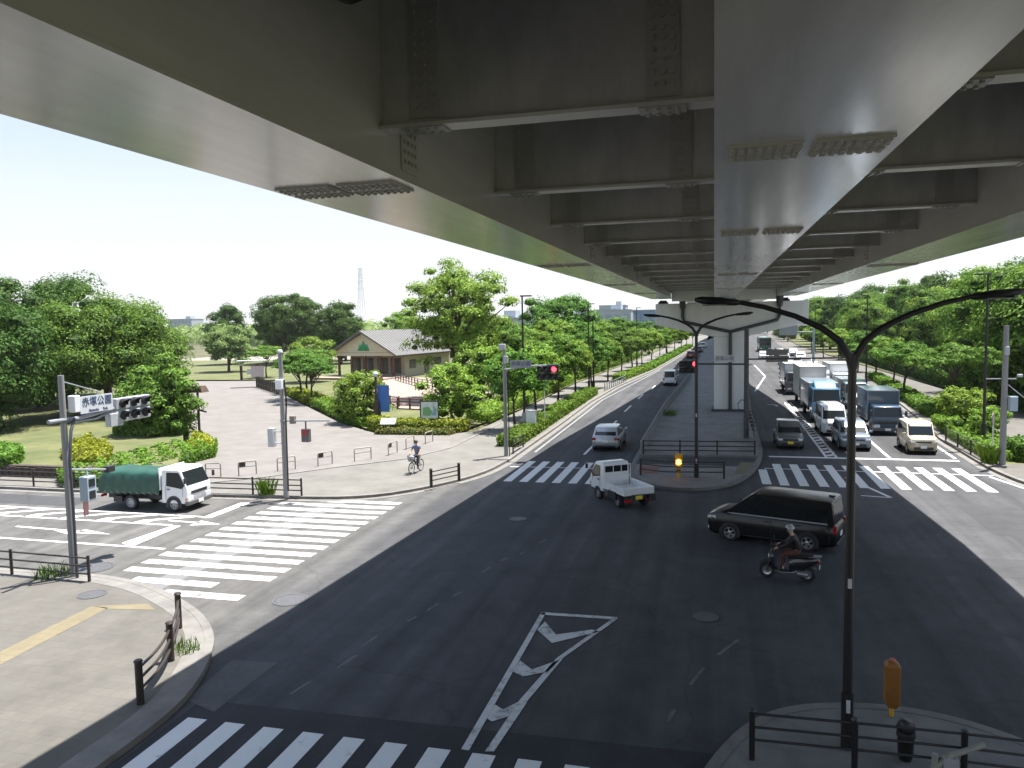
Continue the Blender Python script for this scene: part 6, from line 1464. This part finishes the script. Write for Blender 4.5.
# the wooded slope behind
wr = random.Random(11); GW = 'trees of the wooded slope along the inbound side'
rows = [(23.5, 66, 0), (24.5, 74, 1), (26, 82, 0), (27.2, 91, 2), (28.5, 100, 1), (30, 110, 0), (31.5, 121, 1), (33, 133, 2), (33.5, 147, 0), (35, 163, 1), (36, 182, 0), (37, 204, 2), (41, 230, 1), (45, 262, 0), (26.5, 150, 0), (24.5, 166, 2), (24.5, 180, 1), (25, 195, 0), (25, 214, 2), (27, 235, 1), (30, 255, 0), (23.8, 135, 1),
        (31, 70, 2), (32.5, 80, 1), (34, 91, 0), (36, 103, 1), (38, 116, 2), (40, 130, 0), (43, 146, 1), (46, 166, 0), (50, 190, 1), (55, 216, 0), (38, 78, 0), (41, 94, 1), (44, 110, 0), (48, 130, 1), (29.5, 62, 0), (36.5, 64, 1), (52, 152, 2)]
for i, (x, y, k) in enumerate(rows):
    zz = .1 + max(0, (x - 24)) * .06; s = wr.uniform(.86, 1.04) * (1.0 if x < 31 else 1.08)
    plant((WOOD1, WOOD2, WOOD3)[k], 'woodland_tree', ('full mid green tree of the wooded slope', 'bright light green tree of the wooded slope', 'dark green tree of the wooded slope')[k], 'tree', x + wr.uniform(-.8, .8), y + wr.uniform(-1.5, 1.5), zz, s, wr.uniform(0, 6), GW)

# trees where the road bends away out of sight
BT_ = [(20.5, 236), (21, 255), (22.5, 275), (24, 300), (25, 325), (16, 352), (22, 350), (8, 350), (0, 345), (-7, 330), (30, 345), (12, 366), (38, 340), (-15, 318)]
for i, (x, y) in enumerate(BT_): plant((WOOD2, WOOD1)[i % 2], 'roadside_tree', 'distant green tree closing the view where the road bends away', 'tree', x, y, 0, .62 + .1 * (i % 3), i * 1.7, 'distant trees at the far bend of the road')
# --- clipped and loose planting: leaf skin over a solid dark core
def inside(poly, x, y):
    c = False; n = len(poly)
    for i in range(n):
        (x0, y0), (x1, y1) = poly[i], poly[(i + 1) % n]
        if (y0 > y) != (y1 > y) and x < (x1 - x0) * (y - y0) / (y1 - y0) + x0: c = not c
    return c
def bed(name, label, cat, poly, h, m, dens=120, leaf=.13, z=.12, seed=0, rough=.25, group=None):
    rg = np.random.default_rng(seed); xs = [p[0] for p in poly]; ysb = [p[1] for p in poly]
    ar = abs(sum(poly[i][0] * poly[(i + 1) % len(poly)][1] - poly[(i + 1) % len(poly)][0] * poly[i][1] for i in range(len(poly)))) / 2
    T = thing(name, label, cat, (xs[0], ysb[0], z), 0, group)
    n = int(ar * dens); P = []
    fx, fy = rg.uniform(1.2, 2.2, 2); f0 = rg.uniform(0, 6)
    while len(P) < n:
        x, y = rg.uniform(min(xs), max(xs)), rg.uniform(min(ysb), max(ysb))
        if inside(poly, x, y):
            hh = h * (1 - rough + rough * (.5 + .5 * math.sin(x * fx * 2 + f0) * math.sin(y * fy * 2 + 1)) )
            P.append((x - xs[0], y - ysb[0], hh * rg.uniform(.80, 1.06), 0, 0, 1))
    # sides
    for i in range(len(poly)):
        a, b_ = poly[i], poly[(i + 1) % len(poly)]; L = math.dist(a, b_); nx, ny = (b_[1] - a[1]) / max(L, 1e-6), -(b_[0] - a[0]) / max(L, 1e-6)
        for _ in range(int(L * h * dens * 1.3)):
            t = rg.uniform(); o = rg.normal(scale=.05); P.append((a[0] + (b_[0] - a[0]) * t + nx * o - xs[0], a[1] + (b_[1] - a[1]) * t + ny * o - ysb[0], h * rg.uniform(.02, .95) * (1 - rough * .5), nx, ny, .3))
    P = np.array(P); me = leaves_mesh('foliage', P[:, :3], P[:, 3:] + rg.normal(scale=.55, size=(len(P), 3)), leaf, rg, m)
    o = bpy.data.objects.new('foliage', me); COL.objects.link(o); o.parent = T
    c = (sum(xs) / len(xs), sum(ysb) / len(ysb)); b = MB(); b.prism([(c[0] + (p[0] - c[0]) * .96 - xs[0], c[1] + (p[1] - c[1]) * .96 - ysb[0]) for p in poly], -.05, h * (1 - rough) * .84); b.build('stems', INNER, T)  # solid dark block filling the planting under its leaves
    return T
def R4(x0, x1, y0, y1, dx=0): return [(x0, y0), (x1, y0), (x1 + dx, y1), (x0 + dx, y1)]
bed('hedge', 'first clipped hedge along the outbound kerb, from the fence section to the cabinet', 'hedge', R4(-12.4, -11.1, 44.0, 52.5), .72, LEAF_G, 110, .14, seed=1)
bed('hedge', 'second clipped hedge along the outbound kerb, beyond the cabinet', 'hedge', R4(-12.5, -11.15, 53.2, 76.5), .8, LEAF_G, 80, .16, seed=2)
bed('shrubbery_bed', 'lush loose shrubs filling the strip behind the first outbound street trees', 'shrubs', [(-15.9, 54), (-18.2, 56), (-18.4, 92), (-16.0, 92)], 1.15, LEAF_L, 42, .2, seed=31, rough=.6)
bed('shrubbery_bed', 'shrubs behind the farther outbound street trees', 'shrubs', [(-16.0, 94), (-18.6, 94), (-15.5, 150), (-13.6, 150)], 1.3, LEAF_M, 30, .26, seed=32, rough=.6)
bed('hedge', 'far clipped hedge along the outbound kerb beyond the gap', 'hedge', [(-11.9, 94), (-10.4, 94), (-8.6, 114), (-10.1, 114)], .75, LEAF_G, 55, .2, seed=3)
bed('hedge', 'most distant clipped hedge running up the outbound kerb', 'hedge', [(-10.0, 115), (-8.5, 115), (-5.2, 203), (-6.8, 203)], .75, LEAF_G, 30, .26, seed=4)
bed('shrubbery_bed', 'green planting strip along the inbound kerb under the lamp', 'shrubs', [(13.2, 42.8), (15.2, 42.8), (15.9, 50), (16.6, 58), (14.3, 58), (13.4, 50)], .62, LEAF_G, 95, .14, seed=5, rough=.5)
bed('hedge', 'hedge along the inbound kerb farther back beside the trucks', 'hedge', [(14.6, 60.5), (16.2, 60.5), (18.6, 98), (17.4, 98)], .75, LEAF_G, 60, .18, seed=6)
bed('undergrowth', 'dark undergrowth along the front edge of the wooded slope', 'undergrowth', [(21.5, 60), (24.5, 60), (24.5, 100), (23.5, 150), (21.8, 150), (22.0, 100)], 1.9, LEAF_D, 34, .26, seed=27, rough=.5)
bed('shrub', 'dense dark green shrub behind the concrete pole', 'shrub', chaikin([(14.2, 42.5), (15.8, 42.7), (15.9, 44.6), (14.4, 44.8)], 2, True), 1.15, LEAF_M, 130, .15, seed=7)
bed('hedge', 'yellow green clipped hedge behind the map board', 'hedge', [(-22.0, 48.9), (-16.6, 49.3), (-16.4, 51.2), (-21.9, 51.0)], .85, LEAF_Y, 90, .15, seed=8)
bed('flower_bed', 'row of low flowering shrubs in front of the yellow green hedge', 'flowers', [(-21.9, 47.6), (-16.8, 47.9), (-16.7, 48.9), (-21.8, 48.7)], .5, LEAF_R, 150, .12, seed=9, rough=.5)
bed('shrub', 'bright yellow rounded shrub at the plaza hedge corner', 'shrub', chaikin([(-23.6, 49.6), (-22.0, 48.8), (-21.6, 50.2), (-23.0, 51.2)], 2, True), 1.05, LEAF_Y, 130, .14, seed=10)
bed('hedge', 'green hedge along the plaza edge in front of the porch fence', 'hedge', [(-27.0, 53.2), (-24.5, 50.8), (-23.4, 52.2), (-26.5, 56), (-34, 65), (-35.3, 63.6)], .85, LEAF_G, 85, .15, seed=11)
bed('hedge', 'olive hedge along the far plaza edge below the spreading trees', 'hedge', [(-35.6, 64.0), (-34.3, 65.4), (-43.5, 76), (-44.6, 74.6)], .8, LEAF_Y, 55, .18, seed=12)
GB = [G(58, 466, .8), G(118, 452, .8), G(170, 440, .8), G(216, 437, .8), G(214, 446, .8), G(175, 455, .8), G(130, 466, .8), G(96, 473, .8), G(62, 473, .8)]
bed('hedge', 'low bright green spreading hedge at the lawn corner behind the green truck', 'hedge', GB, .75, LEAF_G, 100, .15, seed=13, rough=.45)
bed('shrub', 'brilliant yellow shrub behind the signal pole on the lawn', 'shrub', chaikin([G(62, 458, .9), G(108, 458, .9), G(112, 446, .9), G(88, 436, .9), G(64, 445, .9)], 2, True), 1.2, LEAF_Y, 120, .16, seed=14, z=.14, rough=.55)
bed('shrub', 'yellow tinted shrubs round the foot of the roofed sign post', 'shrub', chaikin([G(186, 446, .7), G(214, 446, .7), G(212, 436, .7), G(196, 430, .7)], 2, True), .85, LEAF_Y, 110, .15, seed=15, z=.14, rough=.6)
bed('shrub', 'reddish green clipped shrub on the lawn edge at the far left', 'shrub', chaikin([G(-12, 462, .9), G(22, 460, .9), G(22, 448, .9), G(-12, 448, .9)], 2, True), .75, LEAF_M, 110, .15, seed=16, z=.6)
bed('shrub', 'dark hedge mass under the drooping tree at the plaza corner', 'shrub', chaikin([(-38.5, 41.5), (-33.4, 42.2), (-33.5, 44.5), (-38, 47)], 2, True), 1.5, LEAF_M, 90, .16, seed=17)
# weeds at the kerbs
def tuft(label, x, y, r, h, n, seed, z=.12):
    rg = np.random.default_rng(seed); b = MB()
    for i in range(n):
        a = rg.uniform(0, 6.28); d = r * math.sqrt(rg.uniform()); px, py = d * math.cos(a), d * math.sin(a); l = h * rg.uniform(.5, 1.1); b_ = rg.uniform(0, 6.28); w_ = .012
        tx, ty = px + .4 * l * math.cos(b_), py + .4 * l * math.sin(b_)
        b.add([(px - w_ * math.sin(b_), py + w_ * math.cos(b_), 0), (px + w_ * math.sin(b_), py - w_ * math.cos(b_), 0), ((px + tx) / 2 + w_ * math.sin(b_), (py + ty) / 2, l * .7), (tx, ty, l)], [(0, 1, 2, 3)])
    o = b.build('weed_tuft', LEAF_G, fix=False); o.location = (x, y, z); tag(o, label, 'weeds'); return o
tuft('tall green weed tuft at the kerb fence before the plaza', -19.0, 29.95, .35, .75, 160, 1)
tuft('weed tuft at the foot of the near kerb fence', -19.3, 18.75, .5, .35, 140, 2)
tuft('weeds growing under the curved corner fence', -11.75, 14.9, .35, .26, 90, 3)
tuft('weed tuft beside the concrete pole and the sign post', 13.05, 42.3, .35, .9, 170, 4)
tuft('weeds along the kerb fence farther left behind the truck', -25.5, 29.85, .9, .4, 220, 5)
tuft('sparse weeds on the median beside the grey fence', -3.3, 60, .6, .5, 120, 6)
# distant wood along the skyline
rg = np.random.default_rng(99); P = []; N = []
for i in range(420):
    a = rg.uniform(-1.05, .75); d = rg.uniform(280, 620); x, y = d * math.sin(a), d * math.cos(a)
    if -40 < x < 60: continue
    r = rg.uniform(5, 9); h = rg.uniform(5.5, 10.5); q = rg.normal(size=(80, 3)); q /= np.linalg.norm(q, axis=1, keepdims=True); q[:, 2] = np.abs(q[:, 2])
    P.append(np.array([x, y, 0]) + q * np.array([r, r, h])); N.append(q)
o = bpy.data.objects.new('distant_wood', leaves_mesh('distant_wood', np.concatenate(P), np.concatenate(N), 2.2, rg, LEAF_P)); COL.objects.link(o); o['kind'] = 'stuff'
o['label'] = 'distant band of trees along the skyline'
